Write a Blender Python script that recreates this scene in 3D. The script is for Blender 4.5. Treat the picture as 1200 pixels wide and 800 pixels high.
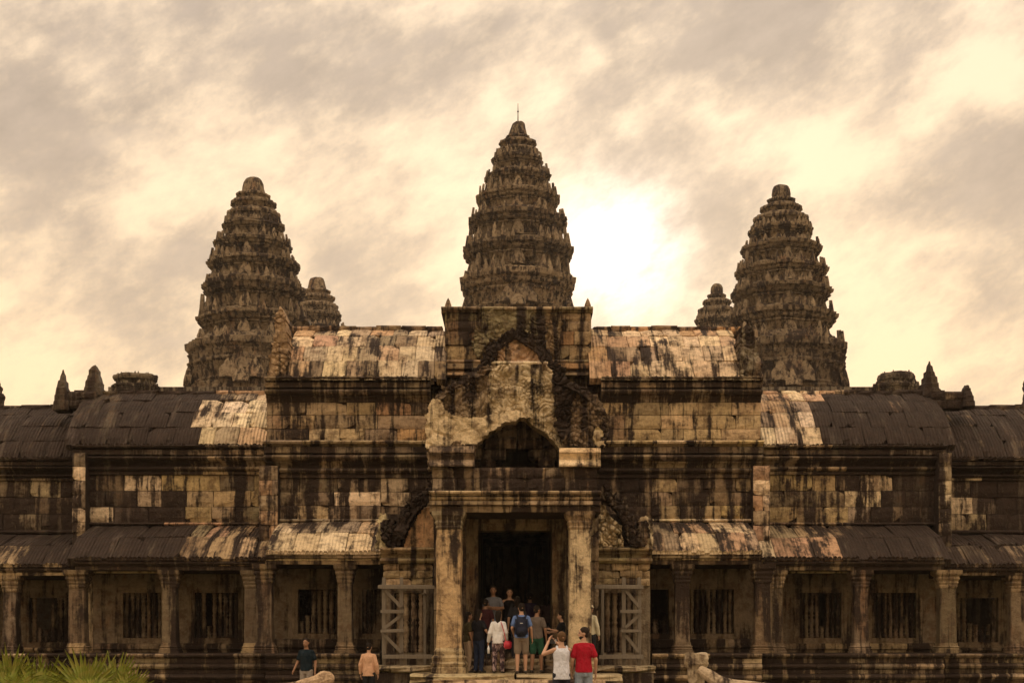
import bpy, bmesh, math, random
from mathutils import Vector, Matrix, noise

random.seed(7)
S = bpy.context.scene
COL = S.collection
for o in list(bpy.data.objects):
    bpy.data.objects.remove(o, do_unlink=True)

# ------------------------------------------------------------------ camera, sky, sun, exposure
F = 1667.0          # focal length in photo pixels (50 mm on a 36 mm frame, 1200 px wide)
CX, HY = 605.0, 748.0   # temple axis and horizon row in the photo
EYE = 1.65
cam_d = bpy.data.cameras.new('camera')
cam = bpy.data.objects.new('camera', cam_d)
COL.objects.link(cam)
cam.location = (0, 0, EYE)
cam.rotation_euler = (math.radians(90), 0, 0)
cam_d.lens = 50.0
cam_d.sensor_width = 36.0
cam_d.shift_x = -5.0 / 1200
cam_d.shift_y = 348.0 / 1200
cam_d.clip_start = 0.5
cam_d.clip_end = 6000
S.camera = cam

SUN_DIR = Vector((122 / F, 1.0, (HY - 292) / F)).normalized()   # where the glow stands in the sky
sun_el = math.asin(SUN_DIR.z)
sun_az = math.atan2(SUN_DIR.x, SUN_DIR.y)


class NT:
    """tiny helper for node graphs"""
    def __init__(self, tree):
        self.t = tree
        self.n = tree.nodes
        self.l = tree.links

    def new(self, typ, **kw):
        nd = self.n.new(typ)
        for k, v in kw.items():
            setattr(nd, k, v)
        return nd

    def link(self, a, b):
        self.l.new(a, b)

    def put(self, sock, v):
        if isinstance(v, bpy.types.NodeSocket):
            self.l.new(v, sock)
        elif v is not None:
            if hasattr(sock, 'default_value'):
                try:
                    sock.default_value = v
                except Exception:
                    sock.default_value = (v[0], v[1], v[2], 1.0)

    def math(self, op, a, b=None, c=None, clamp=False):
        nd = self.new('ShaderNodeMath', operation=op, use_clamp=clamp)
        self.put(nd.inputs[0], a)
        self.put(nd.inputs[1], b)
        self.put(nd.inputs[2], c)
        return nd.outputs[0]

    def vmath(self, op, a, b=None):
        nd = self.new('ShaderNodeVectorMath', operation=op)
        self.put(nd.inputs[0], a)
        if b is not None:
            self.put(nd.inputs[1], b)
        return nd.outputs['Value'] if op == 'DOT_PRODUCT' else nd.outputs['Vector']

    def mix(self, f, a, b, mode='MIX'):
        nd = self.new('ShaderNodeMix', data_type='RGBA', blend_type=mode)
        nd.clamp_factor = True
        self.put(nd.inputs[0], f)
        self.put(nd.inputs[6], a if not isinstance(a, tuple) else (a[0], a[1], a[2], 1))
        self.put(nd.inputs[7], b if not isinstance(b, tuple) else (b[0], b[1], b[2], 1))
        return nd.outputs[2]

    def noise(self, vec, scale, detail=4, rough=0.55, dist=0.0):
        nd = self.new('ShaderNodeTexNoise')
        self.put(nd.inputs['Vector'], vec)
        nd.inputs['Scale'].default_value = scale
        nd.inputs['Detail'].default_value = detail
        nd.inputs['Roughness'].default_value = rough
        nd.inputs['Distortion'].default_value = dist
        return nd.outputs[0]

    def ramp(self, v, lo, hi, smooth=True):
        nd = self.new('ShaderNodeMapRange', interpolation_type='SMOOTHSTEP' if smooth else 'LINEAR')
        self.put(nd.inputs[0], v)
        nd.inputs[1].default_value = lo
        nd.inputs[2].default_value = hi
        return nd.outputs[0]

    def mapping(self, vec, scale=(1, 1, 1), loc=(0, 0, 0)):
        nd = self.new('ShaderNodeMapping')
        self.put(nd.inputs[0], vec)
        nd.inputs['Location'].default_value = loc
        nd.inputs['Scale'].default_value = scale
        return nd.outputs[0]


world = bpy.data.worlds.new('World')
S.world = world
world.use_nodes = True
W = NT(world.node_tree)
W.n.clear()
d = W.new('ShaderNodeTexCoord').outputs['Generated']
sky = W.new('ShaderNodeTexSky', sky_type='NISHITA')
sky.sun_disc = False
sky.sun_elevation = sun_el
sky.sun_rotation = sun_az
sky.dust_density = 1.5
sky.air_density = 1.0
nish = W.vmath('SCALE', sky.outputs[0])
nish.node.inputs['Scale'].default_value = 0.003


def pdir(x, y):
    return Vector(((x - CX) / F, 1.0, (HY - y) / F)).normalized()


def lobe(x, y, k, amp=1.0, tall=1.0):
    """soft patch of cloud (or of clear air) round one direction of the sky"""
    dt = W.vmath('DOT_PRODUCT', d, tuple(pdir(x, y)))
    e = W.math('MULTIPLY', W.math('SUBTRACT', dt, 1.0), k)
    g = W.math('EXPONENT', e)
    return W.math('MULTIPLY', g, amp)


# clouds: noise on the direction, drawn out along a slant as in the picture
rotn = W.new('ShaderNodeMapping')
W.link(d, rotn.inputs[0])
rotn.inputs['Rotation'].default_value = (0, math.radians(28), 0)
cl = W.mapping(rotn.outputs[0], (1.0, 1.0, 1.8), (0.37, 0.0, 1.27))
n_big = W.noise(cl, 7.5, 8, 0.64, 0.0)
n_med = W.noise(W.mapping(cl, (1, 1, 1.25), (3.1, 0, 0.4)), 26.0, 5, 0.66, 0.0)
dens = W.math('ADD', W.math('MULTIPLY', n_big, 0.95), W.math('MULTIPLY', n_med, 0.22))
for a in [(60, 130, 260, .13), (150, 320, 500, .10), (330, 60, 500, .07), (440, 280, 900, .07), (520, 80, 1600, .11),
          (700, 45, 1800, .10), (880, 75, 900, .12), (1020, 50, 700, .12), (830, 200, 2200, .13), (1120, 240, 700, .14), (1190, 370, 1200, .09),
          (970, 190, 2200, -.12), (500, 165, 2500, -.11), (100, 95, 6000, -.12), (0, 220, 5000, -.12), (165, 265, 6000, -.12), (1165, 75, 5000, -.12),
          (1010, 400, 900, -.10), (50, 420, 900, -.10), (715, 290, 2200, -.12), (690, 60, 12000, -.16)]:
    dens = W.math('ADD', dens, lobe(*a))
thick = W.ramp(dens, 0.47, 0.78)
dsep = W.new('ShaderNodeSeparateXYZ')
W.link(d, dsep.inputs[0])
el = dsep.outputs[2]
elc = W.math('MAXIMUM', el, 0.0)
hor = W.math('EXPONENT', W.math('MULTIPLY', elc, -2.8))           # 1 at the horizon
thin_c = W.mix(hor, (0.93, 0.77, 0.60), (1.02, 0.66, 0.30))       # lit thin cloud: cream, yellower low down
thick_c = W.mix(hor, (0.38, 0.33, 0.29), (0.60, 0.41, 0.24))
puff = W.math('ADD', 0.72, W.math('MULTIPLY', n_med, 0.56))
tk = W.vmath('SCALE', thick_c)
W.link(puff, tk.node.inputs['Scale'])
cloud = W.mix(thick, thin_c, tk)
sd = W.vmath('DOT_PRODUCT', d, tuple(SUN_DIR))


def sunlobe(k, c):
    e = W.math('EXPONENT', W.math('MULTIPLY', W.math('SUBTRACT', sd, 1.0), k))
    nd = W.vmath('SCALE', W.new('ShaderNodeRGB').outputs[0])
    nd.node.inputs[0].links[0].from_node.outputs[0].default_value = (*c, 1)
    W.link(e, nd.node.inputs['Scale'])
    return nd


clear = W.math('SUBTRACT', 1.0, W.math('MULTIPLY', thick, 0.85))
glow = W.vmath('ADD', sunlobe(1300.0, (0.45, 0.50, 0.62)), sunlobe(260.0, (0.10, 0.10, 0.09)))
gl = W.vmath('SCALE', glow)
W.link(clear, gl.node.inputs['Scale'])
tot = W.vmath('ADD', W.vmath('ADD', cloud, gl), nish)
# an overcast dome is brighter overhead than near the horizon
zen = W.math('ADD', 1.0, W.math('MULTIPLY', W.ramp(el, 0.40, 1.0), 1.3))
tz = W.vmath('SCALE', tot)
W.link(zen, tz.node.inputs['Scale'])
bg = W.new('ShaderNodeBackground')
W.link(tz, bg.inputs[0])
bg.inputs[1].default_value = 1.12
wo = W.new('ShaderNodeOutputWorld')
W.link(bg.outputs[0], wo.inputs[0])
world.cycles.sampling_method = 'MANUAL'
world.cycles.sample_map_resolution = 256

sun_d = bpy.data.lights.new('sun', 'SUN')
sun_d.energy = 1.5
sun_d.angle = math.radians(12)
sun_d.color = (1.0, 0.86, 0.66)
sun = bpy.data.objects.new('sun', sun_d)
COL.objects.link(sun)
sun.location = SUN_DIR * 300
sun.rotation_euler = (-SUN_DIR).to_track_quat('-Z', 'Y').to_euler()

S.view_settings.view_transform = 'Standard'
S.view_settings.look = 'None'
S.view_settings.gamma = 1.0
S.view_settings.exposure = 0.14
S.view_settings.use_curve_mapping = False
S.render.engine = 'CYCLES'
S.cycles.max_bounces = 4
S.cycles.diffuse_bounces = 2
S.cycles.use_denoising = True


# ------------------------------------------------------------------ pixel helpers
def X(px, Y):
    return (px - CX) * Y / F


def Z(py, Y):
    return EYE + (HY - py) * Y / F


R = random.random


def U(a, b):
    return a + (b - a) * R()


# ------------------------------------------------------------------ materials
def stone_material(name, ribs=0.0, bump=0.5, bands=False):
    m = bpy.data.materials.new(name)
    m.use_nodes = True
    N = NT(m.node_tree)
    N.n.clear()
    P = N.new('ShaderNodeNewGeometry').outputs['Position']
    oi = N.new('ShaderNodeObjectInfo')
    base, dark, rnd = oi.outputs['Color'], oi.outputs['Alpha'], oi.outputs['Random']
    streak = N.noise(N.mapping(P, (1.0, 1.0, 0.32) if bands else (1.0, 0.14, 0.10)), 3.0 if bands else 3.8, 4, 0.66)
    patch = N.noise(N.mapping(P, (1, .6, .6)), 0.9, 4, 0.66)
    mid = N.noise(P, 3.4, 4, 0.68)
    fine = N.noise(P, 11.0, 4, 0.72)
    s = N.math('ADD', N.math('MULTIPLY', streak, 2.2), N.math('MULTIPLY', patch, 1.3))
    s = N.math('ADD', s, N.math('MULTIPLY', mid, 0.45))
    s = N.math('ADD', s, N.math('MULTIPLY', fine, 0.60))
    s = N.math('SUBTRACT', s, 2.275)
    D = N.ramp(N.math('ADD', N.math('MULTIPLY', dark, 1.25), N.math('MULTIPLY', s, 1.9)), 0.28, 0.98)
    v = N.math('ADD', 1.75, N.math('MULTIPLY', mid, -1.4))
    v = N.math('MULTIPLY', v, N.math('ADD', 0.84, N.math('MULTIPLY', rnd, 0.32)))
    v = N.math('MULTIPLY', v, N.math('ADD', 0.45, N.math('MULTIPLY', fine, 1.1)))
    vb = N.vmath('SCALE', base)
    N.link(v, vb.node.inputs['Scale'])
    stain = N.ramp(mid, 0.50, 0.62)
    vb = N.mix(N.math('MULTIPLY', stain, 0.45), vb, (0.15, 0.085, 0.045))
    # rusty and greenish patches of weathered sandstone
    rust = N.ramp(patch, 0.54, 0.66)
    c1 = N.mix(N.math('MULTIPLY', rust, 0.42), vb, (0.25, 0.115, 0.052))
    green = N.ramp(streak, 0.52, 0.66)
    c2 = N.mix(N.math('MULTIPLY', green, 0.34), c1, (0.145, 0.125, 0.05))
    lich = N.mix(mid, (0.010, 0.0068, 0.0055), (0.068, 0.043, 0.030))
    c3 = N.mix(D, c2, lich)
    # pale lichen flecks on the dark crust
    fl = N.ramp(fine, 0.60, 0.72)
    c4 = N.mix(N.math('MULTIPLY', fl, 0.22), c3, (0.34, 0.28, 0.18))
    bs = N.new('ShaderNodeBsdfPrincipled')
    N.link(c4, bs.inputs['Base Color'])
    bs.inputs['Roughness'].default_value = 0.92
    bs.inputs['Specular IOR Level'].default_value = 0.18
    h = N.math('ADD', N.math('MULTIPLY', fine, 0.9), N.math('MULTIPLY', mid, 0.8))
    if ribs:
        wv = N.new('ShaderNodeTexWave', bands_direction='X')
        N.put(wv.inputs['Vector'], P)
        wv.inputs['Scale'].default_value = 3.2
        wv.inputs['Distortion'].default_value = 1.2
        wv.inputs['Detail'].default_value = 2
        h = N.math('ADD', h, N.math('MULTIPLY', wv.outputs[1], ribs))
    bp = N.new('ShaderNodeBump')
    bp.inputs['Strength'].default_value = bump
    bp.inputs['Distance'].default_value = 0.14
    N.link(h, bp.inputs['Height'])
    N.link(bp.outputs[0], bs.inputs['Normal'])
    out = N.new('ShaderNodeOutputMaterial')
    N.link(bs.outputs[0], out.inputs[0])
    return m


def plain_material(name, col, rough=0.8, var=0.25, scale=20.0, bump=0.2, spec=0.3, metal=0.0, stretch=(1, 1, 1), col2=None, pat=None, fold=0.02):
    m = bpy.data.materials.new(name)
    m.use_nodes = True
    N = NT(m.node_tree)
    N.n.clear()
    P = N.mapping(N.new('ShaderNodeTexCoord').outputs['Object'], stretch)
    n = N.noise(P, scale, 4, 0.6)
    v = N.math('ADD', 1.0 - var, N.math('MULTIPLY', n, 2 * var))
    c = N.vmath('SCALE', N.new('ShaderNodeRGB').outputs[0])
    c.node.inputs[0].links[0].from_node.outputs[0].default_value = (*col, 1)
    N.link(v, c.node.inputs['Scale'])
    if col2:
        f = N.ramp(N.noise(P, pat or scale * 0.6, 3, 0.6), 0.50, 0.56)
        c = N.mix(f, c, col2)
    bs = N.new('ShaderNodeBsdfPrincipled')
    N.link(c, bs.inputs['Base Color'])
    bs.inputs['Roughness'].default_value = rough
    bs.inputs['Specular IOR Level'].default_value = spec
    bs.inputs['Metallic'].default_value = metal
    bp = N.new('ShaderNodeBump')
    bp.inputs['Strength'].default_value = bump
    bp.inputs['Distance'].default_value = fold
    N.link(n, bp.inputs['Height'])
    N.link(bp.outputs[0], bs.inputs['Normal'])
    out = N.new('ShaderNodeOutputMaterial')
    N.link(bs.outputs[0], out.inputs[0])
    return m


M_STONE = stone_material('weathered_sandstone', 0, 0.55)
M_ROOF = stone_material('ribbed_roof_stone', 0.55, 0.6)
M_CARVE = stone_material('carved_sandstone', 0, 0.8)
M_TOWER = stone_material('tower_sandstone', 0, 0.8, True)

# ------------------------------------------------------------------ stone colours
PALE = (0.70, 0.525, 0.32)
CREAM = (0.80, 0.635, 0.42)
TAN = (0.45, 0.315, 0.175)
OCHRE = (0.46, 0.325, 0.15)
PINK = (0.47, 0.265, 0.155)
ORNG = (0.46, 0.245, 0.110)
GREY = (0.25, 0.187, 0.122)
BRWN = (0.20, 0.137, 0.080)
OLIV = (0.27, 0.215, 0.112)
BLCK = (0.075, 0.055, 0.040)


def pick(*opts):
    """opts: (weight, colour, dark)"""
    t = sum(o[0] for o in opts)
    r = R() * t
    for w, c, dk in opts:
        r -= w
        if r <= 0:
            break
    m = [sum(o[0] * o[1][i] for o in opts) / t for i in range(3)]
    md = sum(o[0] * o[2] for o in opts) / t
    q = U(.35, .75)
    c = [m[i] + (c[i] - m[i]) * q for i in range(3)]
    dk = md + (dk - md) * q
    k = U(0.85, 1.15)
    return (c[0] * k, c[1] * k * U(.97, 1.03), c[2] * k * U(.94, 1.06), min(1.0, max(0.0, dk + U(-.08, .08))))


def tone(px, py):
    """what the stone at this place of the facade is like: (r, g, b, share of black crust)"""
    a = abs(px - CX)
    left = px < CX
    if py < 384 and a < 100:
        return pick((2, OLIV, .40), (2, TAN, .42), (1, BRWN, .5))
    if a < 90 and py < 445:
        return pick((2, OLIV, .35), (2, TAN, .30), (1, ORNG, .35), (1, BRWN, .5))
    if a < 290 and (514 <= py < 520 or 605 < py < 612):        # pale ledges: light caught on their tops, put into the colour
        return pick((3, CREAM, .12), (2, PALE, .2), (1, GREY, .55))
    if py < 446 and a < 285:                                   # upper roof of the hall
        if left:
            return pick((4, PALE, .15), (3, CREAM, .08), (1.5, PINK, .22), (1.5, ORNG, .28), (2.5, GREY, .5), (2, BRWN, .7))
        return pick((4, PALE, .15), (2, CREAM, .1), (3, PINK, .2), (1.5, ORNG, .28), (2, GREY, .5), (1.5, BRWN, .65))
    if py < 472 and a < 290:
        return pick((3, BRWN, .72), (2, GREY, .6), (1, TAN, .45))
    if py < 522 and a < 285:
        if left:
            return pick((3, TAN, .22), (2, PALE, .12), (2, GREY, .45), (1.3, BRWN, .75), (1, ORNG, .4))
        return pick((4, TAN, .26), (2, OCHRE, .3), (1, GREY, .5), (1, PALE, .2))
    if py < 524:                                               # wing roofs
        edge = (232 if left else 978) + U(-16, 16)
        inside = px > edge if left else px < edge
        if inside:
            return pick((4, PALE, .1), (3, CREAM, .05), (2.5 if not left else 1, PINK, .2), (1, ORNG, .28), (1.5, GREY, .5), (1, BRWN, .8))
        return pick((8, BLCK, .95), (.5, BRWN, .7))
    if py < 558:
        if a < 300:
            return pick((4, BRWN, .78), (2, GREY, .62), (1, TAN, .4), (.5, PALE, .3))
        if a < 375:
            return pick((3, TAN, .5), (3, GREY, .6), (1, BRWN, .8))
        return pick((6, BLCK, .9), (1.5, BRWN, .8), (.6, GREY, .6))
    if py < 613:
        for x0, x1, c, dk in [(408, 432, PALE, .05), (452, 480, PALE, .12), (338, 366, TAN, .25), (200, 240, OCHRE, .15), (240, 262, TAN, .3),
                              (165, 176, PALE, .35), (108, 116, PALE, .3), (40, 60, PALE, .35), (0, 12, GREY, .5), (760, 800, TAN, .35), (820, 868, OCHRE, .25),
                              (905, 972, OCHRE, .16), (1000, 1044, PALE, .12), (1112, 1132, PALE, .12), (1140, 1146, OCHRE, .35), (980, 998, BLCK, .95),
                              (276, 300, OLIV, .3)]:
            if x0 <= px <= x1 and R() < 0.85:
                return pick((2, c, dk + .12), (1, GREY, .5), (.6, BRWN, .65))
        if a < 300:
            return pick((3, BRWN, .75), (2, GREY, .6), (1.5, TAN, .4))
        if a < 380:
            return pick((2, OCHRE, .3), (2, GREY, .6), (1, BRWN, .8))
        return pick((5, BLCK, .88), (1.5, BRWN, .75), (1, GREY, .6))
    if py < 650:
        if a < 300 and py > 645:  # eave tile ends: caught light put into their colour, like the ledges
            return pick((2, PALE, .2), (1, TAN, .4))
        if a < 300:
            if left:
                return pick((4, PALE, .18), (2, CREAM, .1), (2, GREY, .5), (2, BRWN, .75), (1, ORNG, .3))
            return pick((2, PALE, .15), (3, PINK, .5), (2, BRWN, .75), (2, GREY, .5))
        if a < 395:
            return pick((2, PINK, .45), (2, TAN, .45), (2, BRWN, .7), (1, OLIV, .4))
        return pick((9, BLCK, .95), (.4, BRWN, .7))
    if py < 668:
        if a < 300:
            return pick((2, TAN, .5), (3, BRWN, .75), (1, PALE, .3))
        return pick((2, BRWN, .82), (3, BLCK, .9), (.7, TAN, .5))
    if py > 762:
        return pick((7, BRWN, .86), (2, GREY, .6), (1.2, OLIV, .4), (.6, PALE, .35), (.6, TAN, .5))
    return pick((3, BRWN, .6), (2, GREY, .5), (1, TAN, .45))


# ------------------------------------------------------------------ object helpers
def me_from_bm(bm, name, smooth=False):
    me = bpy.data.meshes.new(name)
    bm.normal_update()
    bm.to_mesh(me)
    bm.free()
    if smooth:
        for p in me.polygons:
            p.use_smooth = True
    return me


def me_from_data(verts, faces, name, smooth=False):
    me = bpy.data.meshes.new(name)
    me.from_pydata([tuple(v) for v in verts], [], faces)
    me.update()
    if smooth:
        for p in me.polygons:
            p.use_smooth = True
    return me


def setmat(me, m):
    me.materials.clear()
    me.materials.append(m)
    return me


def link(o):
    COL.objects.link(o)
    return o


class Thing:
    def __init__(self, name, label, cat, base=(0, 0, 0), group=None):
        self.base = Vector(base)
        self.root = link(bpy.data.objects.new(name, None))
        self.root.empty_display_size = 0.3
        self.root.location = base
        self.root['label'] = label
        self.root['category'] = cat
        if group:
            self.root['group'] = group

    def part(self, name, me, color=None, parent=None, world=True, label=None, kind=None):
        """mesh in world coordinates (moved so that the object's origin is the thing's base)"""
        if world:
            me.transform(Matrix.Translation(-self.base))
        o = link(bpy.data.objects.new(name, me))
        o.parent = parent or self.root
        if color:
            o.color = color
        if label:
            o['label'] = label
        if kind:
            o['kind'] = kind
        return o

    def piece(self, name, me, parent, loc, rot=(0, 0, 0), scale=(1, 1, 1), color=(.3, .25, .15, .5)):
        """shared mesh placed at a world location; parents carry no offset of their own"""
        o = link(bpy.data.objects.new(name, me))
        o.parent = parent or self.root
        o.location = Vector(loc) - self.base
        o.rotation_euler = rot
        o.scale = scale
        o.color = color
        return o


def add_box(bm, x0, x1, y0, y1, z0, z1):
    vs = [bm.verts.new(p) for p in ((x0, y0, z0), (x1, y0, z0), (x1, y1, z0), (x0, y1, z0), (x0, y0, z1), (x1, y0, z1), (x1, y1, z1), (x0, y1, z1))]
    for f in ((0, 3, 2, 1), (4, 5, 6, 7), (0, 1, 5, 4), (1, 2, 6, 5), (2, 3, 7, 6), (3, 0, 4, 7)):
        bm.faces.new([vs[i] for i in f])
    return vs


def box_me(x0, x1, y0, y1, z0, z1, mat, name='box'):
    bm = bmesh.new()
    add_box(bm, x0, x1, y0, y1, z0, z1)
    return setmat(me_from_bm(bm, name), mat)


def extrude_x(profile, x0, x1, mat, name, closed=True):
    """profile: list of (y, z), counter-clockwise seen from +x"""
    n = len(profile)
    v = [(x0, y, z) for y, z in profile] + [(x1, y, z) for y, z in profile]
    f = [(i, (i + 1) % n, n + (i + 1) % n, n + i) for i in range(n)]
    f += [tuple(range(n - 1, -1, -1)), tuple(range(n, 2 * n))]
    me = me_from_data(v, f, name)
    bm = bmesh.new()
    bm.from_mesh(me)
    bmesh.ops.recalc_face_normals(bm, faces=bm.faces)
    bm.to_mesh(me)
    bm.free()
    return setmat(me, mat)


# block meshes: unit cubes with worn edges, a few with broken corners
def block_variants(mat, n=16):
    """worn block: 3 x 3 bulging front, sides back to the core; edges ragged, some corners gone"""
    out = []
    for i in range(n):
        bm = bmesh.new()
        g = {}
        cor = random.choice([(0, 0), (0, 3), (3, 0), (3, 3)]) if i % 2 == 0 else None
        for a in range(4):
            for c in range(4):
                x, z = (-.5, -.2, .2, .5)[a], (-.5, -.2, .2, .5)[c]
                edge = a in (0, 3) or c in (0, 3)
                y = -.5 + (U(.06, .16) if edge else U(-.03, .04))
                if edge:
                    x *= 1 - (U(0, .035) if a in (0, 3) else 0)
                    z *= 1 - (U(0, .05) if c in (0, 3) else 0)
                    x += U(-.06, .06) if a not in (0, 3) else 0
                    z += U(-.06, .06) if c not in (0, 3) else 0
                    if (a, c) == cor:
                        x *= U(.78, .94)
                        z *= U(.66, .9)
                        y += U(.1, .35)
                else:
                    x += U(-.06, .06)
                    z += U(-.06, .06)
                g[(a, c)] = bm.verts.new((x, y, z))
        for a in range(3):
            for c in range(3):
                bm.faces.new((g[(a, c)], g[(a + 1, c)], g[(a + 1, c + 1)], g[(a, c + 1)]))
        loop = [(0, 0), (1, 0), (2, 0), (3, 0), (3, 1), (3, 2), (3, 3), (2, 3), (1, 3), (0, 3), (0, 2), (0, 1)]
        back = [bm.verts.new((max(-.5, min(.5, g[k].co.x * 1.02)), .5, max(-.5, min(.5, g[k].co.z * 1.02)))) for k in loop]
        for k in range(12):
            bm.faces.new((g[loop[k]], back[k], back[(k + 1) % 12], g[loop[(k + 1) % 12]]))
        bm.faces.new(back)
        bmesh.ops.recalc_face_normals(bm, faces=bm.faces)
        out.append(setmat(me_from_bm(bm, 'stone_block'), mat))
    return out


BLOCKS = block_variants(M_STONE)
RBLOCKS = block_variants(M_ROOF)


def profile_me(pts, mat, name, jit=0.01):
    """moulding stone: pts = (outward depth 0..1, height 0..1); unit length, front at -y"""
    prof = [(-a, b) for a, b in pts]
    n = len(prof)
    xs = (-.497, -.2, .2, .497)
    v, f = [], []
    for k, x in enumerate(xs):
        for y, z in prof:
            v.append((x + U(-jit, jit) * (0.3 if k in (0, 3) else 1), y + U(-jit, jit) * 2, z + U(-jit, jit) * 2))
    for k in range(len(xs) - 1):
        for i in range(n):
            f.append((k * n + i, k * n + (i + 1) % n, (k + 1) * n + (i + 1) % n, (k + 1) * n + i))
    f += [tuple(range(n)), tuple(range(len(v) - 1, len(v) - n - 1, -1))]
    me = me_from_data(v, f, name)
    bm = bmesh.new()
    bm.from_mesh(me)
    bmesh.ops.recalc_face_normals(bm, faces=bm.faces)
    bm.to_mesh(me)
    bm.free()
    return setmat(me, mat)


PROF = {
    'roll': [(0, 0), (.55, .02), (.85, .2), (1, .5), (.85, .8), (.55, .98), (0, 1)],
    'cove': [(0, 0), (.35, .02), (.42, .3), (.65, .6), (1, .85), (1, .98), (0, 1)],
    'slope': [(0, 0), (1, .02), (1, .2), (.8, .45), (.5, .75), (.4, .98), (0, 1)],
    'fillet': [(0, 0), (.93, .03), (1, .12), (1, .88), (.92, .97), (0, 1)],
    'lip': [(0, 0), (.5, .0), (.62, .25), (.95, .4), (1, .7), (.85, .95), (0, 1)],
}
PROFM = {k: [profile_me(p, M_STONE, 'moulding_' + k) for _ in range(5)] for k, p in PROF.items()}


def runs(x0, x1, a, b):
    """cut a length into random stones"""
    out, x = [], x0
    while x < x1 - 1e-6:
        L = U(a, b)
        e = x + L
        if x1 - e < a * 0.6:
            e = x1
        out.append((x, e))
        x = e
    return out


def wall(T, pname, sname, px0, px1, py0, py1, Y, rows, lo=26, hi=48, depth=1.0, proud=.10, tn=tone, jit=.014, color=None, skip=0.0):
    """masonry wall seen between photo rows py0 (top) and py1, its front at depth Y; a recessed core carries stones one by one"""
    core = T.part(pname, box_me(X(px0, Y), X(px1, Y), Y + proud, Y + depth, Z(py1, Y), Z(py0, Y), M_STONE, pname), color or (.06, .045, .03, .9))
    if isinstance(rows, int):
        rows = [py0 + (py1 - py0) * i / rows for i in range(rows + 1)]
    for r0, r1 in zip(rows[:-1], rows[1:]):
        for a, b in runs(px0, px1, lo, hi):
            if R() < skip:
                continue
            th = proud + .22
            yo = U(-jit, jit)
            T.piece(sname, random.choice(BLOCKS), core,
                    ((X(a, Y) + X(b, Y)) / 2, Y + th / 2 + yo, (Z(r0, Y) + Z(r1, Y)) / 2),
                    (U(-.008, .008), U(-.004, .004), U(-.012, .012)),
                    (X(b, Y) - X(a, Y) - .005, th, Z(r0, Y) - Z(r1, Y) - .004), tn((a + b) / 2, (r0 + r1) / 2))
    return core


def mould(T, pname, sname, px0, px1, Y, courses, depth=1.0, lo=30, hi=70, tn=tone, core_back=None):
    """stack of moulding courses: (py top, py bottom, projection, profile)"""
    t, b = courses[0][0], courses[-1][1]
    core = T.part(pname, box_me(X(px0, Y), X(px1, Y), Y + .06, Y + depth, Z(b, Y), Z(t, Y), M_STONE, pname), (.06, .045, .03, .9))
    for (r0, r1, pr, kind) in courses:
        for a, c in runs(px0, px1, lo, hi):
            Yc = Y + .10 + U(-.012, .012)
            T.piece(sname, random.choice(PROFM[kind]), core,
                    ((X(a, Y) + X(c, Y)) / 2, Yc, Z(r1, Y)),
                    (0, U(-.003, .003), U(-.006, .006)),
                    (X(c, Y) - X(a, Y) - .004, pr + .10, Z(r0, Y) - Z(r1, Y) - .004), tn((a + c) / 2, (r0 + r1) / 2))
    return core


def vault_profile(Yf, Zf, Yr, Zr, n, bow=.65):
    pts = []
    for i in range(n + 1):
        t = i / n
        pts.append((Yf + (Yr - Yf) * (bow * (1 - math.cos(t * math.pi / 2)) + (1 - bow) * t),
                    Zf + (Zr - Zf) * (bow * math.sin(t * math.pi / 2) + (1 - bow) * t)))
    return pts


def vault(T, pname, sname, px0, px1, Yf, pyf, Yr, pyr, n, lo=18, hi=30, bow=.65, full=True, tn=tone, jit=.02, ends=0.0, skip=0.0):
    """stone vault: courses of separate blocks laid on a curved core"""
    Zf, Zr = Z(pyf, Yf), Z(pyr, Yr)
    pts = vault_profile(Yf, Zf, Yr, Zr, n, bow)
    x0, x1 = X(px0, Yf), X(px1, Yf)
    ins = [(y + .10, z - .05) for y, z in pts]
    if full:
        back = [(2 * Yr - y, z) for y, z in ins[::-1]]
        prof = ins + back[1:]
    else:
        prof = ins + [(Yr + .3, Zr - .05), (Yr + .3, Zf - .3), (Yf + .4, Zf - .3)]
    core = T.part(pname, extrude_x(prof[::-1], x0 + ends, x1 - ends, M_STONE, pname), (.06, .045, .03, .9))
    for i in range(n):
        (ya, za), (yb, zb) = pts[i], pts[i + 1]
        ang = -math.atan2(yb - ya, zb - za)
        L = math.hypot(yb - ya, zb - za)
        for a, b in runs(px0, px1, lo, hi):
            if R() < skip:
                continue
            th = .26
            off = th / 2 - .05 + U(-jit, jit)
            nx = (math.cos(ang), math.sin(ang))      # inward normal (y, z)
            T.piece(sname, random.choice(RBLOCKS), core,
                    ((X(a, Yf) + X(b, Yf)) / 2, (ya + yb) / 2 + nx[0] * off, (za + zb) / 2 + nx[1] * off),
                    (ang + U(-.02, .02), U(-.006, .006), U(-.01, .01)),
                    (X(b, Yf) - X(a, Yf) - .004, th, L + .012), tn((a + b) / 2, pyf + (pyr - pyf) * (i + .5) / n))
    return core, pts


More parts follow.
